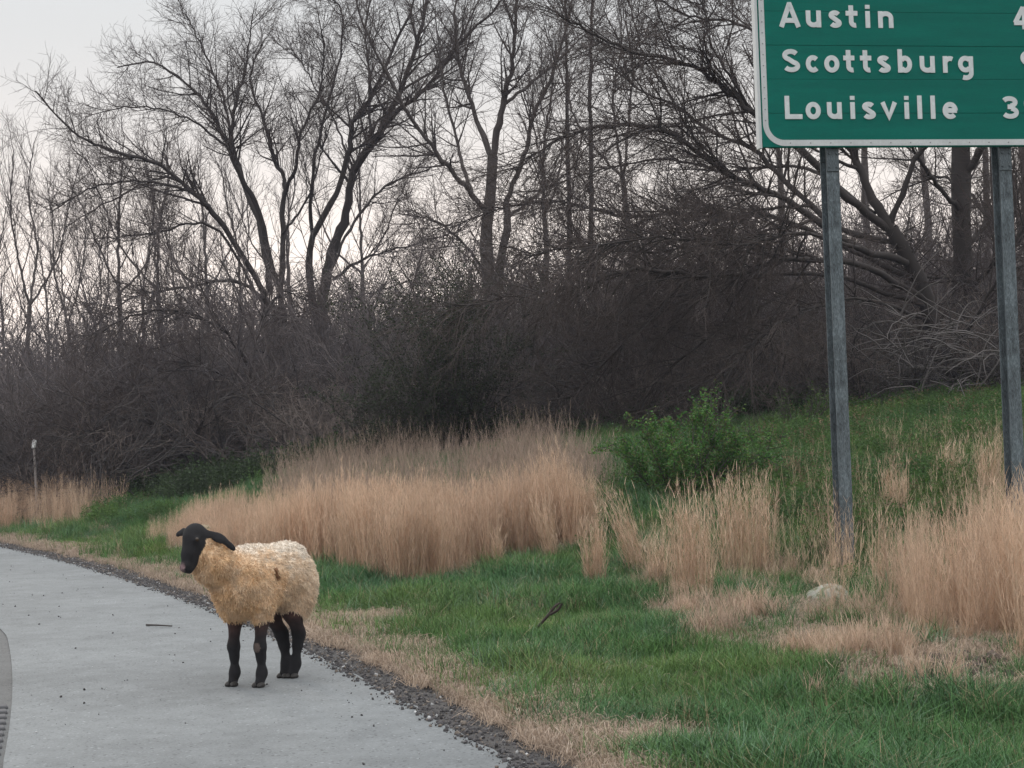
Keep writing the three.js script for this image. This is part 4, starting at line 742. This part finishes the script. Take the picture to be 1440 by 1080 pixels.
// ---------------------------------------------------------------- shrubs, weeds, grass
function onGround(u, v) {                            // where the line of sight through a pixel meets the ground
  let lo = 6; for (let d = 6; d < 45; d += 0.05) { const p = at(u, v, d); if (p.y <= groundAt(p.x, p.z)) { lo = d; break; } lo = d; }
  const p = at(u, v, lo); p.y = groundAt(p.x, p.z); return p;
}
function leafShrub(name, label, group, p, W, Hh, D, stems, leaves, size, cols, stemMat, sdd, droop = 0) {
  seed(sdd); const t = thing(name, label, 'shrub', [p.x, p.y - 0.05, p.z], 0, group), sm = new Mesher(), lm = new Mesher(), tips = [];
  for (let s = 0; s < stems; s++) {
    const a = rr(0, 6.283), k = Math.sqrt(rnd()), d = V(Math.cos(a) * k * W / Hh * 0.6, 1, Math.sin(a) * k * D / Hh * 0.6).normalize(), line = shoot(V(Math.cos(a) * W * 0.12 * k, 0, Math.sin(a) * D * 0.12 * k), d, Hh * rr(0.6, 1.02), 7, -0.03 - droop, 0.12);
    sm.tube(line, 0.012, 0.004, 4);
    for (let c = 0; c < 12; c++) { const i = 1 + Math.floor(rnd() * (line.length - 1)), tan = line[i].clone().sub(line[i - 1]).normalize(), sh = shoot(line[i], rotAbout(tan, sideways(tan), rr(0.4, 1.2)), Hh * rr(0.12, 0.34), 4, 0.01 - droop, 0.2); sm.tube(sh, 0.005, 0.002, 3); tips.push(sh); }
    tips.push(line, line);
  }
  for (let k = 0; k < leaves; k++) {
    const sh = tips[Math.floor(rnd() * tips.length)], i = Math.floor(rnd() * (sh.length - 1)), q = sh[i].clone().lerp(sh[i + 1], rnd()).add(V(rr(-1, 1), rr(-1, 1), rr(-1, 1)).multiplyScalar(0.045 * Math.max(1, Hh / 2)));
    if (q.y < 0.03) continue;
    const d = V(rr(-1, 1), rr(-0.5, 0.8), rr(-1, 1)).normalize(); lm.leaf(q, d, sideways(d), size * rr(0.6, 1.25), size * rr(0.35, 0.6));
    const c = cols[Math.floor(rnd() * cols.length)], j = rr(0.75, 1.25); lm.color(c.map((x) => x * j));
  }
  part('stems', sm.geo(), stemMat, t); tag(part('foliage', lm.geo(), M.leaf, t), null, null, null, 'stuff'); return t;
}
M.leaf = new THREE.MeshPhysicalMaterial({ vertexColors: true, roughness: 0.9, specularIntensity: 0.35, transmission: 0.3, thickness: 0, side: THREE.DoubleSide });
const G1 = [[0.066, 0.185, 0.040], [0.090, 0.205, 0.042], [0.054, 0.150, 0.036], [0.120, 0.210, 0.048], [0.12, 0.13, 0.05]];
leafShrub('green_shrub', 'bright green leafy shrub on the bank behind the dry grass tufts', null, onGround(962, 706), 1.65, 1.08, 1.3, 34, 22000, 0.040, G1, M.barkMid, 501);
leafShrub('green_shrub', 'small yellow-green shrub just left of the left sign post', null, onGround(1125, 612), 0.8, 0.75, 0.6, 14, 1500, 0.036, [[0.07, 0.12, 0.03], [0.10, 0.15, 0.04], [0.05, 0.09, 0.03]], M.barkMid, 502);
leafShrub('green_shrub', 'low green shrub between the bright shrub and the left sign post', null, onGround(1068, 640), 1.1, 0.55, 0.8, 14, 2200, 0.036, G1, M.barkMid, 503);
leafShrub('dark_shrub', 'tall dark green shrub standing in the thicket behind the dry grass', null, at(635, 655, 29).setY(groundAt(at(635, 655, 29).x, -29)), 2.0, 2.9, 1.6, 46, 26000, 0.045, [[0.030, 0.046, 0.022], [0.040, 0.056, 0.026], [0.024, 0.034, 0.020], [0.060, 0.064, 0.032]], M.barkDark, 504, 0.02);
leafShrub('dark_shrub', 'shorter olive shrub left of the tall dark green one', null, at(545, 660, 28.4).setY(groundAt(at(545, 660, 28.4).x, -28.4)), 1.5, 1.7, 1.2, 26, 7000, 0.045, [[0.030, 0.048, 0.022], [0.045, 0.060, 0.028], [0.050, 0.050, 0.030]], M.barkDark, 505, 0.02);

const bladeMat = new THREE.MeshPhysicalMaterial({ roughness: 0.85, specularIntensity: 0.5, side: THREE.DoubleSide });
M.dry = new THREE.MeshPhysicalMaterial({ roughness: 0.95, specularIntensity: 0.3, transmission: 0.35, thickness: 0, side: THREE.DoubleSide });
function grassClump(n, h0, h1, spread, w, curl) {
  const m = new Mesher();
  for (let k = 0; k < n; k++) { const a = rr(0, 6.283), r = spread * Math.sqrt(rnd()), p = V(Math.cos(a) * r, -0.01, Math.sin(a) * r), h = rr(h0, h1), b = rr(0, 6.283), lean = rr(0.1, 1) * curl, d = V(Math.cos(b), 0, Math.sin(b)), s = V(-d.z, 0, d.x).applyAxisAngle(V(0, 1, 0), rr(-0.9, 0.9));
    m.ribbon([p, p.clone().addScaledVector(d, h * lean * 0.28).add(V(0, h * 0.55, 0)), p.clone().addScaledVector(d, h * lean).add(V(0, h * (1 - 0.35 * lean), 0))], w, w * 0.15, s); }
  return m.geo();
}
function tallClump(n, h0, h1, spread, fan) {
  const m = new Mesher();
  for (let k = 0; k < n; k++) {
    const a = rr(0, 6.283), r = spread * Math.sqrt(rnd()), p = V(Math.cos(a) * r, -0.02, Math.sin(a) * r), h = rr(h0, h1), dir = V(Math.cos(a) * fan * rr(0, 1) + rr(-0.08, 0.08), 1, Math.sin(a) * fan * rr(0, 1) + rr(-0.08, 0.08)).normalize();
    const line = shoot(p, dir, h, 4, 0, 0.035), c = rr(0, 6.283), s = V(Math.cos(c), 0, Math.sin(c)); m.ribbon(line, 0.005, 0.0018, s);
    for (let q = 0; q < 10; q++) { const t = rr(0.05, 1), i = Math.min(3, Math.floor(t * 4)), b = line[i].clone().lerp(line[i + 1], t * 4 - i), e = rr(0, 6.283), d = V(Math.cos(e) * 0.42, rr(0.5, 1), Math.sin(e) * 0.42).normalize(), L = rr(0.06, 0.20) * (t > 0.5 ? 0.75 : 1.2); const sd2 = V(-d.z, 0, d.x).normalize(); m.ribbon([b, b.clone().addScaledVector(d, L * 0.5), b.clone().addScaledVector(d, L).add(V(0, -L * 0.12, 0))], 0.005, 0.0012, sd2); }
  }
  return m.geo();
}
function thatchClump(n, spread, h) {
  const m = new Mesher();
  for (let k = 0; k < n; k++) { const a = rr(0, 6.283), r = spread * Math.sqrt(rnd()), p = V(Math.cos(a) * r, rr(0, 0.02), Math.sin(a) * r), b = rr(0, 6.283), L = rr(0.03, 0.13), d = V(Math.cos(b), 0, Math.sin(b)), s = V(-d.z, rr(-0.6, 0.6), d.x).normalize(), w = V(-d.z, 0, d.x).multiplyScalar(rr(-0.3, 0.3) * L); m.ribbon([p, p.clone().addScaledVector(d, L * 0.35).add(V(0, rr(0.2, 1) * h, 0)).addScaledVector(w, 1), p.clone().addScaledVector(d, L * 0.7).add(V(0, rr(0.1, 1) * h, 0)).addScaledVector(w, 0.6), p.clone().addScaledVector(d, L).add(V(0, rr(-0.1, 0.6) * h, 0))], 0.0034, 0.0014, s); }
  return m.geo();
}
function weedClump(n, spread, h, size) {
  const m = new Mesher();
  for (let k = 0; k < n; k++) { const a = rr(0, 6.283), r = spread * Math.sqrt(rnd()), p = V(Math.cos(a) * r, 0, Math.sin(a) * r), line = shoot(p, V(rr(-0.4, 0.4), 1, rr(-0.4, 0.4)).normalize(), h * rr(0.4, 1), 3, 0, 0.15); m.tube(line, 0.002, 0.001, 3); for (let q = 0; q < 9; q++) { const t = rr(0.15, 1) * 3, i = Math.min(2, Math.floor(t)), d = V(rr(-1, 1), rr(-0.2, 0.6), rr(-1, 1)).normalize(); m.leaf(line[i].clone().lerp(line[i + 1], t - i), d, sideways(d), size * rr(0.6, 1.3), size * rr(0.35, 0.6)); } }
  return m.geo();
}
// scatters copies over the ground; test(x, z, s, u, v, d) gives how thickly (0..1) they stand there
function scatter(name, label, category, geos, mat, n, area, test, size, tint, sdd, tilt = 0.12) {
  seed(sdd); const g = tag(new THREE.Group(), label, category, null, 'stuff'); g.name = numbered(name); scene.add(g);
  const L = geos.map(() => []), q = new THREE.Quaternion(), e = new THREE.Euler();
  let made = 0, tries = 0;
  while (made < n && tries++ < n * 40) {
    const d = Math.exp(rr(Math.log(area[0]), Math.log(area[1]))), u = rr(-140, 1580), x0 = (u - 720) / F * d, x = x0, z = -d, s = fromEdge(x, z); if (s < 0.02) continue;
    const y = groundAt(x, z, s), [pu, pv] = pix(x, y, z); if (pv > 1230) continue;
    const [ju, jv] = jit(pu, pv, x, z), k = (pu > 1125 && pu < 1200 && pv > 838 && pv < 888) || (geos === clumpG && pu > 715 && pu < 810 && pv > 870 && pv < 990) || (pu > 1165 && pu < 1212 && pv > 805 && pv < 862 && geos !== grassG) ? 0.03 : test(x, z, s, ju, jv, d); if (rnd() > k) continue;
    const sc = size(x, z, s, pu, pv, d, k); e.set(rr(-tilt, tilt), rr(0, 6.283), rr(-tilt, tilt)); q.setFromEuler(e);
    L[Math.floor(rnd() * geos.length)].push([new THREE.Matrix4().compose(V(x, y, z), q, V(sc * rr(0.85, 1.2), sc * rr(0.8, 1.2), sc * rr(0.85, 1.2))), tint(x, z, pu, pv)]); made++;
  }
  L.forEach((l, i) => { if (!l.length) return; const m = new THREE.InstancedMesh(geos[i], mat, l.length); const c = new THREE.Color(); l.forEach(([mx, t], k) => { m.setMatrixAt(k, mx); m.setColorAt(k, c.setRGB(...t)); }); m.name = geos.length > 1 ? 'clump' : 'clump'; m.userData.kind = 'stuff'; g.add(m); });
  return g;
}
seed(600);
const grassG = [0, 1, 2].map((i) => grassClump(18, 0.06, 0.17, 0.07, 0.0045, 0.9)), tallG = [0, 1, 2, 3].map((i) => tallClump(13, 0.55, 1.0, 0.075, 0.13)), thatchG = [0, 1, 2].map(() => thatchClump(34, 0.10, 0.06)), weedG = [0, 1].map(() => weedClump(13, 0.14, 0.30, 0.03));
const clumpG = [0, 1].map(() => grassClump(26, 0.14, 0.30, 0.09, 0.006, 1.0));
const inAny = (u, v, ...ks) => ks.some((k) => inPoly(u, v, REG[k]));
const strawTint = (x, z) => { const n = fbm(x * 0.8, z * 0.8, 31, 2), j = rr(0.72, 1.22); return [lerp(0.58, 0.66, n) * j, lerp(0.425, 0.485, n) * j, lerp(0.315, 0.35, n) * j]; };
const greenTint = (x, z, u, v) => { const n = fbm(x * 0.7, z * 0.7, 41, 3), m = noise(x * 2.3, z * 2.3, 6), j = rr(0.7, 1.3); const c = rnd() < 0.07 ? [0.30, 0.24, 0.15] : rnd() < 0.10 * (0.3 + 1.4 * m) ? [0.150, 0.235, 0.150] : [lerp(0.060, 0.135, n * n * 1.4), lerp(0.135, 0.220, n), lerp(0.048, 0.068, m)]; return c.map((q) => q * j); };
// short green grass of the verge and the bank
const greenTest = (x, z, s, u, v, d) => {
  const n = fbm(x * 1.3, z * 1.3, 11), lim = Math.max(sstep(0.6, 1.1, s + 1.3 * (n - 0.5)), s > 0.35 ? 0.12 : 0); if (lim <= 0) return 0;
  if (inAny(u, v, 'mass', 'far', 'clump')) return 0.06; if (inPoly(u, v, REG.dirt)) return n > 0.55 ? 0.25 : 0.03; if (inPoly(u, v, REG.thatch)) return n > 0.52 ? 0.30 : 0.05;
  return lim;
};
scatter('grass', 'short green grass covering the verge and the bank', 'grass', grassG, bladeMat, 95000, [6.5, 36], greenTest, (x, z, s, u, v, d) => (0.35 + 1.3 * fbm(x * 1.5, z * 1.5, 51, 3)) * rr(0.8, 1.25) * (d > 16 ? 1.25 : 1), greenTint, 601);
// tall tan dry grass
scatter('tall_dry_grass', 'tall tan dry grass in a wide stand behind the sheep', 'dry grass', tallG, M.dry, 1700, [15, 32], (x, z, s, u, v) => (inPoly(u, v, REG.mass) ? 0.12 + 0.88 * sstep(0.38, 0.58, fbm(x * 2.2, z * 2.2, 15, 2)) : 0), (x, z, s, u, v, d) => lerp(0.42, 0.98, sstep(200, 470, u)) * lerp(1, 1.12, sstep(640, 780, u)) * lerp(1, 0.86, sstep(812, 750, v) * sstep(300, 450, u)) * lerp(0.68, 1.08, fbm(x * 1.9, z * 1.9, 5, 3)) * rr(0.72, 1.06), strawTint, 602);
scatter('tall_dry_grass', 'tall tan dry grass in front of the right sign post', 'dry grass', tallG, M.dry, 270, [9.8, 16], (x, z, s, u, v) => (inPoly(u, v, REG.clump) ? lerp(0.35, 1, sstep(1200, 1330, u)) * (0.2 + 0.8 * sstep(0.4, 0.55, fbm(x * 3, z * 3, 17, 2))) : inPoly(u, v, [[1240, 840], [1560, 760], [1560, 840], [1300, 860]]) ? 0.10 : 0), (x, z, s, u) => lerp(0.66, 0.92, sstep(1200, 1400, u)) * rr(0.65, 1.05), strawTint, 603);
scatter('tall_dry_grass', 'low tan dry grass at the foot of the thicket on the far left', 'dry grass', tallG, M.dry, 600, [26, 42], (x, z, s, u, v) => (inPoly(u, v, REG.far) ? 1 : 0), () => rr(0.5, 0.8), strawTint, 604);
scatter('dry_brush', 'dull dry weeds between the tall tan grass and the thicket', 'dry grass', [tallClump(9, 0.4, 0.9, 0.16, 0.45), tallClump(7, 0.3, 0.8, 0.2, 0.6)], M.dry, 1300, [19, 32], (x, z, s, u, v) => (inPoly(u, v, [[380, 690], [470, 655], [700, 640], [850, 650], [850, 735], [640, 752], [430, 750]]) ? 0.25 + 0.75 * sstep(0.4, 0.6, fbm(x * 0.9, z * 0.9, 27, 2)) : 0), () => rr(0.5, 0.95), (x, z) => strawTint(x, z).map((q, i) => q * [0.62, 0.64, 0.70][i]), 610);
scatter('grass', 'coarser grass bunches standing out of the green verge', 'grass', clumpG, bladeMat, 2600, [6.5, 26], (x, z, s, u, v) => (s < 1 || inAny(u, v, 'mass', 'far', 'clump', 'dirt') ? 0 : sstep(0.45, 0.62, fbm(x * 0.8, z * 0.8, 57, 2))), () => rr(0.55, 1.1), (x, z, u, v) => greenTint(x, z, u, v).map((q) => q * 0.9), 611);
scatter('dry_thatch', 'small upright straw bunches in the flattened straw below the sign', 'dry grass', [tallClump(9, 0.10, 0.24, 0.07, 0.6), tallClump(7, 0.07, 0.2, 0.06, 0.8)], M.dry, 260, [8.5, 20], (x, z, s, u, v) => (inPoly(u, v, REG.dirt) ? 0.07 : inAny(u, v, 'thatch') ? sstep(0.4, 0.65, noise(x * 2.6, z * 2.6, 58)) : s > 2 && inPoly(u, v, [[880, 800], [1240, 770], [1240, 860], [900, 850]]) ? 0.3 : 0), () => rr(0.6, 1.2), (x, z) => strawTint(x, z).map((q, i) => q * [0.85, 0.87, 0.9][i]), 612);
// flattened straw, by the road and below the sign
scatter('dry_thatch', 'flattened tan straw along the road edge and below the sign', 'dry grass', thatchG, M.dry, 26000, [6.5, 30], (x, z, s, u, v, d) => {
  const n = fbm(x * 1.3, z * 1.3, 11), strip = sstep(0.22, 0.45, s) * sstep(1.05, 0.6, s + 1.3 * (n - 0.5)) * (0.2 + 0.8 * sstep(0.42, 0.62, noise(x * 2.2, z * 2.2, 33))); if (inAny(u, v, 'mass', 'clump', 'far')) return 0.7; if (inPoly(u, v, REG.dirt)) return noise(x * 3, z * 3, 4) > 0.62 ? 0.4 : 0.04; if (inPoly(u, v, REG.thatch)) return 1; return Math.max(strip * 0.85, s > 1 ? 0.02 : 0);
}, () => rr(0.6, 1.3), (x, z) => strawTint(x, z).map((q, i) => q * [0.70, 0.74, 0.78][i]), 605);
// leafy weeds over the bank
const weedArea = [[1040, 640], [1120, 600], [1440, 535], [1600, 520], [1600, 720], [1440, 715], [1220, 770], [1120, 790], [1040, 720]], weed2 = [[690, 700], [860, 690], [880, 760], [820, 780]], weed3 = [[240, 705], [330, 690], [460, 672], [480, 660], [300, 668], [190, 700], [120, 730], [160, 745]];
scatter('weeds', 'lush green weeds covering the bank behind the sign', 'weeds', weedG, M.weed = new THREE.MeshPhysicalMaterial({ roughness: 0.95, specularIntensity: 0.3, transmission: 0.3, thickness: 0, side: THREE.DoubleSide }), 4000, [15, 34], (x, z, s, u, v) => (inPoly(u, v, weedArea) ? 1 : inPoly(u, v, weed2) ? 0.5 : inPoly(u, v, weed3) ? 0.6 : 0), (x, z) => 0.6 + 0.9 * fbm(x * 1.2, z * 1.2, 61, 2), (x, z) => { const j = rr(0.7, 1.3), n = fbm(x, z, 71, 2); return rnd() < 0.12 ? [0.22 * j, 0.17 * j, 0.10 * j] : [lerp(0.060, 0.13, n) * j, lerp(0.140, 0.205, n) * j, 0.050 * j]; }, 606);
// single dry stalks standing over the bank
scatter('dry_stalks', 'thin scattered dry stalks rising from the green bank', 'dry grass', [tallClump(3, 0.5, 0.95, 0.05, 0.25), tallClump(2, 0.6, 1.0, 0.05, 0.3)], M.dry, 520, [14, 26], (x, z, s, u, v) => (inPoly(u, v, [[850, 760], [1080, 720], [1240, 640], [1440, 600], [1560, 600], [1560, 780], [1240, 830], [900, 830]]) ? 1 : 0), () => rr(0.5, 0.85), (x, z) => strawTint(x, z).map((q, i) => q * [0.8, 0.88, 0.8][i]), 607);
// green leaves low in the thicket
scatter('vines', 'dark green leaves low in the leafless thicket', 'vines', weedG, M.weed, 3200, [29, 42], (x, z, s, u, v) => (s > 3.2 ? 0.25 + 0.75 * sstep(0.45, 0.6, fbm(x * 0.5, z * 0.5, 81, 2)) : 0), () => rr(1.0, 2.4), () => { const j = rr(0.6, 1.3); return [0.045 * j, 0.070 * j, 0.030 * j]; }, 608);

// tufts that stand apart, each a thing
{
  const T = [[702, 806, 0.45, 0.03, 14, 0.0, 'thin short dry tuft, leftmost of the separate dry grass tufts'], [778, 792, 0.72, 0.09, 40, -0.15, 'dry tuft leaning left at the right end of the wide dry stand'], [838, 826, 0.72, 0.09, 44, 0, 'narrow upright dry tuft between the fallen stick and the green shrub'],
    [905, 812, 0.85, 0.10, 44, -0.28, 'loose dry tuft leaning left in front of the green shrub'], [925, 838, 0.55, 0.07, 26, 0, 'short grey-tan tuft at the foot of the leaning one'], [975, 852, 1.0, 0.15, 90, 0, 'tall dense dry tuft right below the green shrub'],
    [1052, 815, 0.98, 0.22, 120, 0, 'broad dense dry tuft, nearest one left of the left sign post'], [1236, 836, 0.80, 0.05, 16, 0.10, 'sparse dry tuft just right of the left sign post'], [1262, 742, 0.75, 0.10, 40, 0, 'dry tuft on the bank midway between the two posts'], [1395, 712, 0.8, 0.13, 50, 0.05, 'dry tuft on the bank just left of the right post foot'], [1330, 690, 0.6, 0.10, 26, 0.15, 'small sparse dry tuft uphill between the posts']];
  T.forEach(([u, v, h, sp, n, lean, label], i) => {
    seed(700 + i); const p = onGround(u, v), g = tallClump(Math.round(n * 1.7), h * 0.6, h * 1.05, sp, 0.10); const pos = g.attributes.position;
    for (let k = 0; k < pos.count; k++) { const y = Math.max(0, pos.getY(k)); pos.setX(k, pos.getX(k) + lean * y); }
    const col = new Float32Array(pos.count * 3); for (let k = 0; k < pos.count; k++) { const j = 0.75 + 0.45 * hash3(Math.floor(k / 59), i, 3); col.set([0.62 * j, 0.455 * j, 0.33 * j], k * 3); } g.setAttribute('color', new THREE.BufferAttribute(col, 3));
    M.tuft ??= new THREE.MeshPhysicalMaterial({ roughness: 0.95, transmission: 0.15, thickness: 0, side: THREE.DoubleSide, vertexColors: true });
    const m = part('dry_grass_tuft', g, M.tuft); m.position.copy(p); m.position.y -= 0.02; m.name = numbered('grass_tuft'); tag(m, label, 'grass tuft');
  });
}

// ---------------------------------------------------------------- stones, sticks and the rest
function stoneGeo(sdd, detail = 1, squash = 0.6) {
  const g = mergeVertices(new THREE.IcosahedronGeometry(1, detail).deleteAttribute('uv').deleteAttribute('normal'), 1e-4), p = g.attributes.position;
  for (let i = 0; i < p.count; i++) { const k = 0.72 + 0.5 * hash3(i, sdd, 1); p.setXYZ(i, p.getX(i) * k, p.getY(i) * k * squash, p.getZ(i) * k); } const f = g.toNonIndexed(); f.computeVertexNormals(); return f;
}
{
  const stoneM = std({ roughness: 0.9 });
  const geos = [1, 2, 3].map((i) => stoneGeo(i, 0)), e = new THREE.Euler(), q = new THREE.Quaternion(), c = new THREE.Color();
  function pebbles(name, label, category, n, pick, size, tint, sdd) {
    seed(sdd); const g = tag(new THREE.Group(), label, category, null, 'stuff'); g.name = numbered(name); scene.add(g); const L = geos.map(() => []);
    for (let k = 0; k < n; k++) {
      const i = Math.floor(rr(0, 1) * EDGE.length), ed = EDGE[i]; if (-ed.z < 6.3 || -ed.z > 30) { continue; } const s = pick(); const x = ed.x - ed.tz * s + rr(-0.1, 0.1) * ed.tx + rr(-0.035, 0.035), z = ed.z + ed.tx * s + rr(-0.1, 0.1) * ed.tz + rr(-0.035, 0.035), sz = size();
      const ss = fromEdge(x, z); e.set(rr(0, 6), rr(0, 6), rr(0, 6)); q.setFromEuler(e); const y = ss < 0.0 ? 0.004 : groundAt(x, z, ss); L[k % 3].push([new THREE.Matrix4().compose(V(x, y + sz * 0.25, z), q, V(sz, sz, sz)), tint()]);
    }
    L.forEach((l, i) => { const m = new THREE.InstancedMesh(geos[i], stoneM, l.length); l.forEach(([mx, t], k) => { m.setMatrixAt(k, mx); m.setColorAt(k, c.setRGB(...t)); }); m.name = 'pebble'; m.userData.kind = 'stuff'; g.add(m); });
  }
  pebbles('gravel', 'dark gravel and asphalt crumbs along the pavement edge', 'gravel', 70000, () => -0.03 + 0.50 * Math.pow(rnd(), 1.3), () => 0.003 + 0.011 * Math.pow(rnd(), 3), () => { const a = rnd(), j = rr(0.6, 1.4); return a < 0.05 ? [0.36 * j, 0.36 * j, 0.36 * j] : a < 0.25 ? [0.15 * j, 0.125 * j, 0.105 * j] : [0.075 * j, 0.070 * j, 0.072 * j]; }, 801);
  pebbles('grit', 'small dark crumbs lying loose on the pale shoulder', 'grit', 1300, () => -2.05 * Math.pow(rnd(), 1.3), () => 0.002 + 0.007 * Math.pow(rnd(), 4), () => { const j = rr(0.5, 1.3); return rnd() < 0.2 ? [0.5 * j, 0.5 * j, 0.5 * j] : [0.06 * j, 0.055 * j, 0.055 * j]; }, 802);
}
{
  seed(820); const clodM = std({ roughness: 1 }), geos = [5, 6].map((i) => stoneGeo(i, 1, 0.7)), g = tag(new THREE.Group(), 'dark clods of bare soil on the bank below the right dry grass', 'soil', null, 'stuff'); g.name = numbered('soil_clods'); scene.add(g);
  const L = [[], []], q = new THREE.Quaternion(), e = new THREE.Euler(), c = new THREE.Color();
  for (let k = 0; k < 9000; k++) { const d = rr(8.5, 13), u = rr(1050, 1560), x = (u - 720) / F * d, z = -d, y = groundAt(x, z), [pu, pv] = pix(x, y, z), [ju, jv] = jit(pu, pv, x, z); if (!inPoly(ju, jv, REG.dirt) || noise(x * 2.5, z * 2.5, 66) < 0.3) continue; const sz = 0.010 + 0.045 * Math.pow(rnd(), 4); e.set(rr(0, 6), rr(0, 6), rr(0, 6)); q.setFromEuler(e); const j = rr(0.6, 1.3); L[k % 2].push([new THREE.Matrix4().compose(V(x, y + sz * 0.2, z), q, V(sz, sz, sz)), [0.105 * j, 0.080 * j, 0.066 * j]]); }
  L.forEach((l, i) => { const m = new THREE.InstancedMesh(geos[i], clodM, l.length); l.forEach(([mx, t], k) => { m.setMatrixAt(k, mx); m.setColorAt(k, c.setRGB(...t)); }); m.name = 'clod'; m.userData.kind = 'stuff'; g.add(m); });
}
{
  const r = onGround(1162, 850), g = stoneGeo(44, 3, 0.42), p = g.attributes.position;
  const rg = mergeVertices(new THREE.IcosahedronGeometry(1, 12).deleteAttribute('uv').deleteAttribute('normal'), 1e-4), rp = rg.attributes.position;
  for (let i = 0; i < rp.count; i++) { const x = rp.getX(i), y = rp.getY(i), z = rp.getZ(i), k = 0.85 + 0.35 * (fbm(x * 1.6 + 5, y * 1.6, z * 1.6 + 2, 4) - 0.4) + 0.05 * noise(x * 9, y * 9, z * 9); rp.setXYZ(i, x * k * 0.21, y * k * 0.13, z * k * 0.16); }
  rg.computeVertexNormals(); const col = new Float32Array(rp.count * 3); for (let i = 0; i < rp.count; i++) { const n = fbm(rp.getX(i) * 22, rp.getY(i) * 22, rp.getZ(i) * 22, 3); col.set(n > 0.56 ? [0.14, 0.15, 0.09] : [0.25 + 0.13 * n, 0.25 + 0.12 * n, 0.215 + 0.09 * n], i * 3); } rg.setAttribute('color', new THREE.BufferAttribute(col, 3));
  const m = part('rock', rg, std({ vertexColors: true, roughness: 0.95 })); m.position.copy(r); m.position.y += 0.03; m.rotation.set(0.1, 0.5, 0.22); tag(m, 'pale half-buried rock at the foot of the left sign post', 'rock');
}
{
  seed(900);
  const stick = (name, pts, r0, r1, mat, label, fork) => { const m = new Mesher(), b = pts[0].clone(), loc = pts.map((p) => p.clone().sub(b)); m.tube(smoothLine(loc, 12), r0, r1, 7); if (fork) for (const f of fork) m.tube(smoothLine(f.map((p) => p.clone().sub(b)), 8), r1, r1 * 0.7, 6); const o = part(name, m.geo(), mat); o.position.copy(b); tag(o, label, 'stick'); };
  const d0 = -onGround(733, 906).z;
  stick('stick', [onGround(733, 907), at(748, 890, d0 - 0.02), at(766, 871, d0 - 0.05), at(776, 859, d0 - 0.06)], 0.0085, 0.011, bark(0.055, 0.042, 0.036), 'dark forked stick poking up out of the green grass', [[at(772, 864, d0 - 0.05), at(780, 853, d0 - 0.06), at(787, 848, d0 - 0.05)], [at(774, 864, d0 - 0.06), at(785, 857, d0 - 0.10), at(790, 849, d0 - 0.12)]]);
  const a = onLevel(206, 881), b = onLevel(242, 882.5), up = V(0, 0.012, 0);
  stick('stick', [a.clone().add(up), a.clone().lerp(b, 0.4).add(V(0, 0.016, 0.02)), b.clone().add(up)], 0.008, 0.005, bark(0.05, 0.042, 0.038), 'short dark twig lying on the pale shoulder left of the sheep');
  const c = onGround(893, 852), cd = -c.z;
  stick('stick', [c, at(905, 844, cd), at(930, 842, cd - 0.02), at(958, 846, cd - 0.03), onGround(975, 852)], 0.011, 0.008, bark(0.34, 0.27, 0.20), 'pale curved stem lying in the straw below the tall dense tuft');
  const l = onGround(1226, 988), lg = stoneGeo(9, 1, 0.7); lg.scale(0.020, 0.022, 0.017); const lm = part('litter', lg, std({ color: lin(0.75, 0.75, 0.74) })); lm.position.copy(l); lm.position.y += 0.035; tag(lm, 'small white scrap of litter on the bare soil below the sign', 'litter');
  // two-part weathered marker post on the far left
  const mp = onGround(53, 728), t = thing('marker_post', 'thin grey marker post with a white tip on the far left', 'marker post', [mp.x, mp.y - 0.05, mp.z], 0.3), hgt = 1.36;
  const shaft = new THREE.CylinderGeometry(0.024, 0.028, hgt, 10, 6); const sp = shaft.attributes.position; for (let i = 0; i < sp.count; i++) sp.setX(i, sp.getX(i) - 0.03 * ((sp.getY(i) + hgt / 2) / hgt)); shaft.translate(0, hgt / 2, 0);
  part('shaft', shaft, std({ color: lin(0.30, 0.27, 0.26) }), t); const cap = part('cap', new THREE.CapsuleGeometry(0.040, 0.10, 6, 12), std({ color: lin(0.80, 0.80, 0.80), roughness: 0.5 }), t); cap.position.set(-0.028, hgt + 0.02, 0); cap.rotation.z = -0.15;
}
scene.fog = new THREE.FogExp2(new THREE.Color().setRGB(0.74, 0.77, 0.95), 0.00065);

// ---------------------------------------------------------------- draw
scene.traverse((o) => { if (o.isMesh) { o.castShadow = true; o.receiveShadow = true; } });
renderer.render(scene, camera);
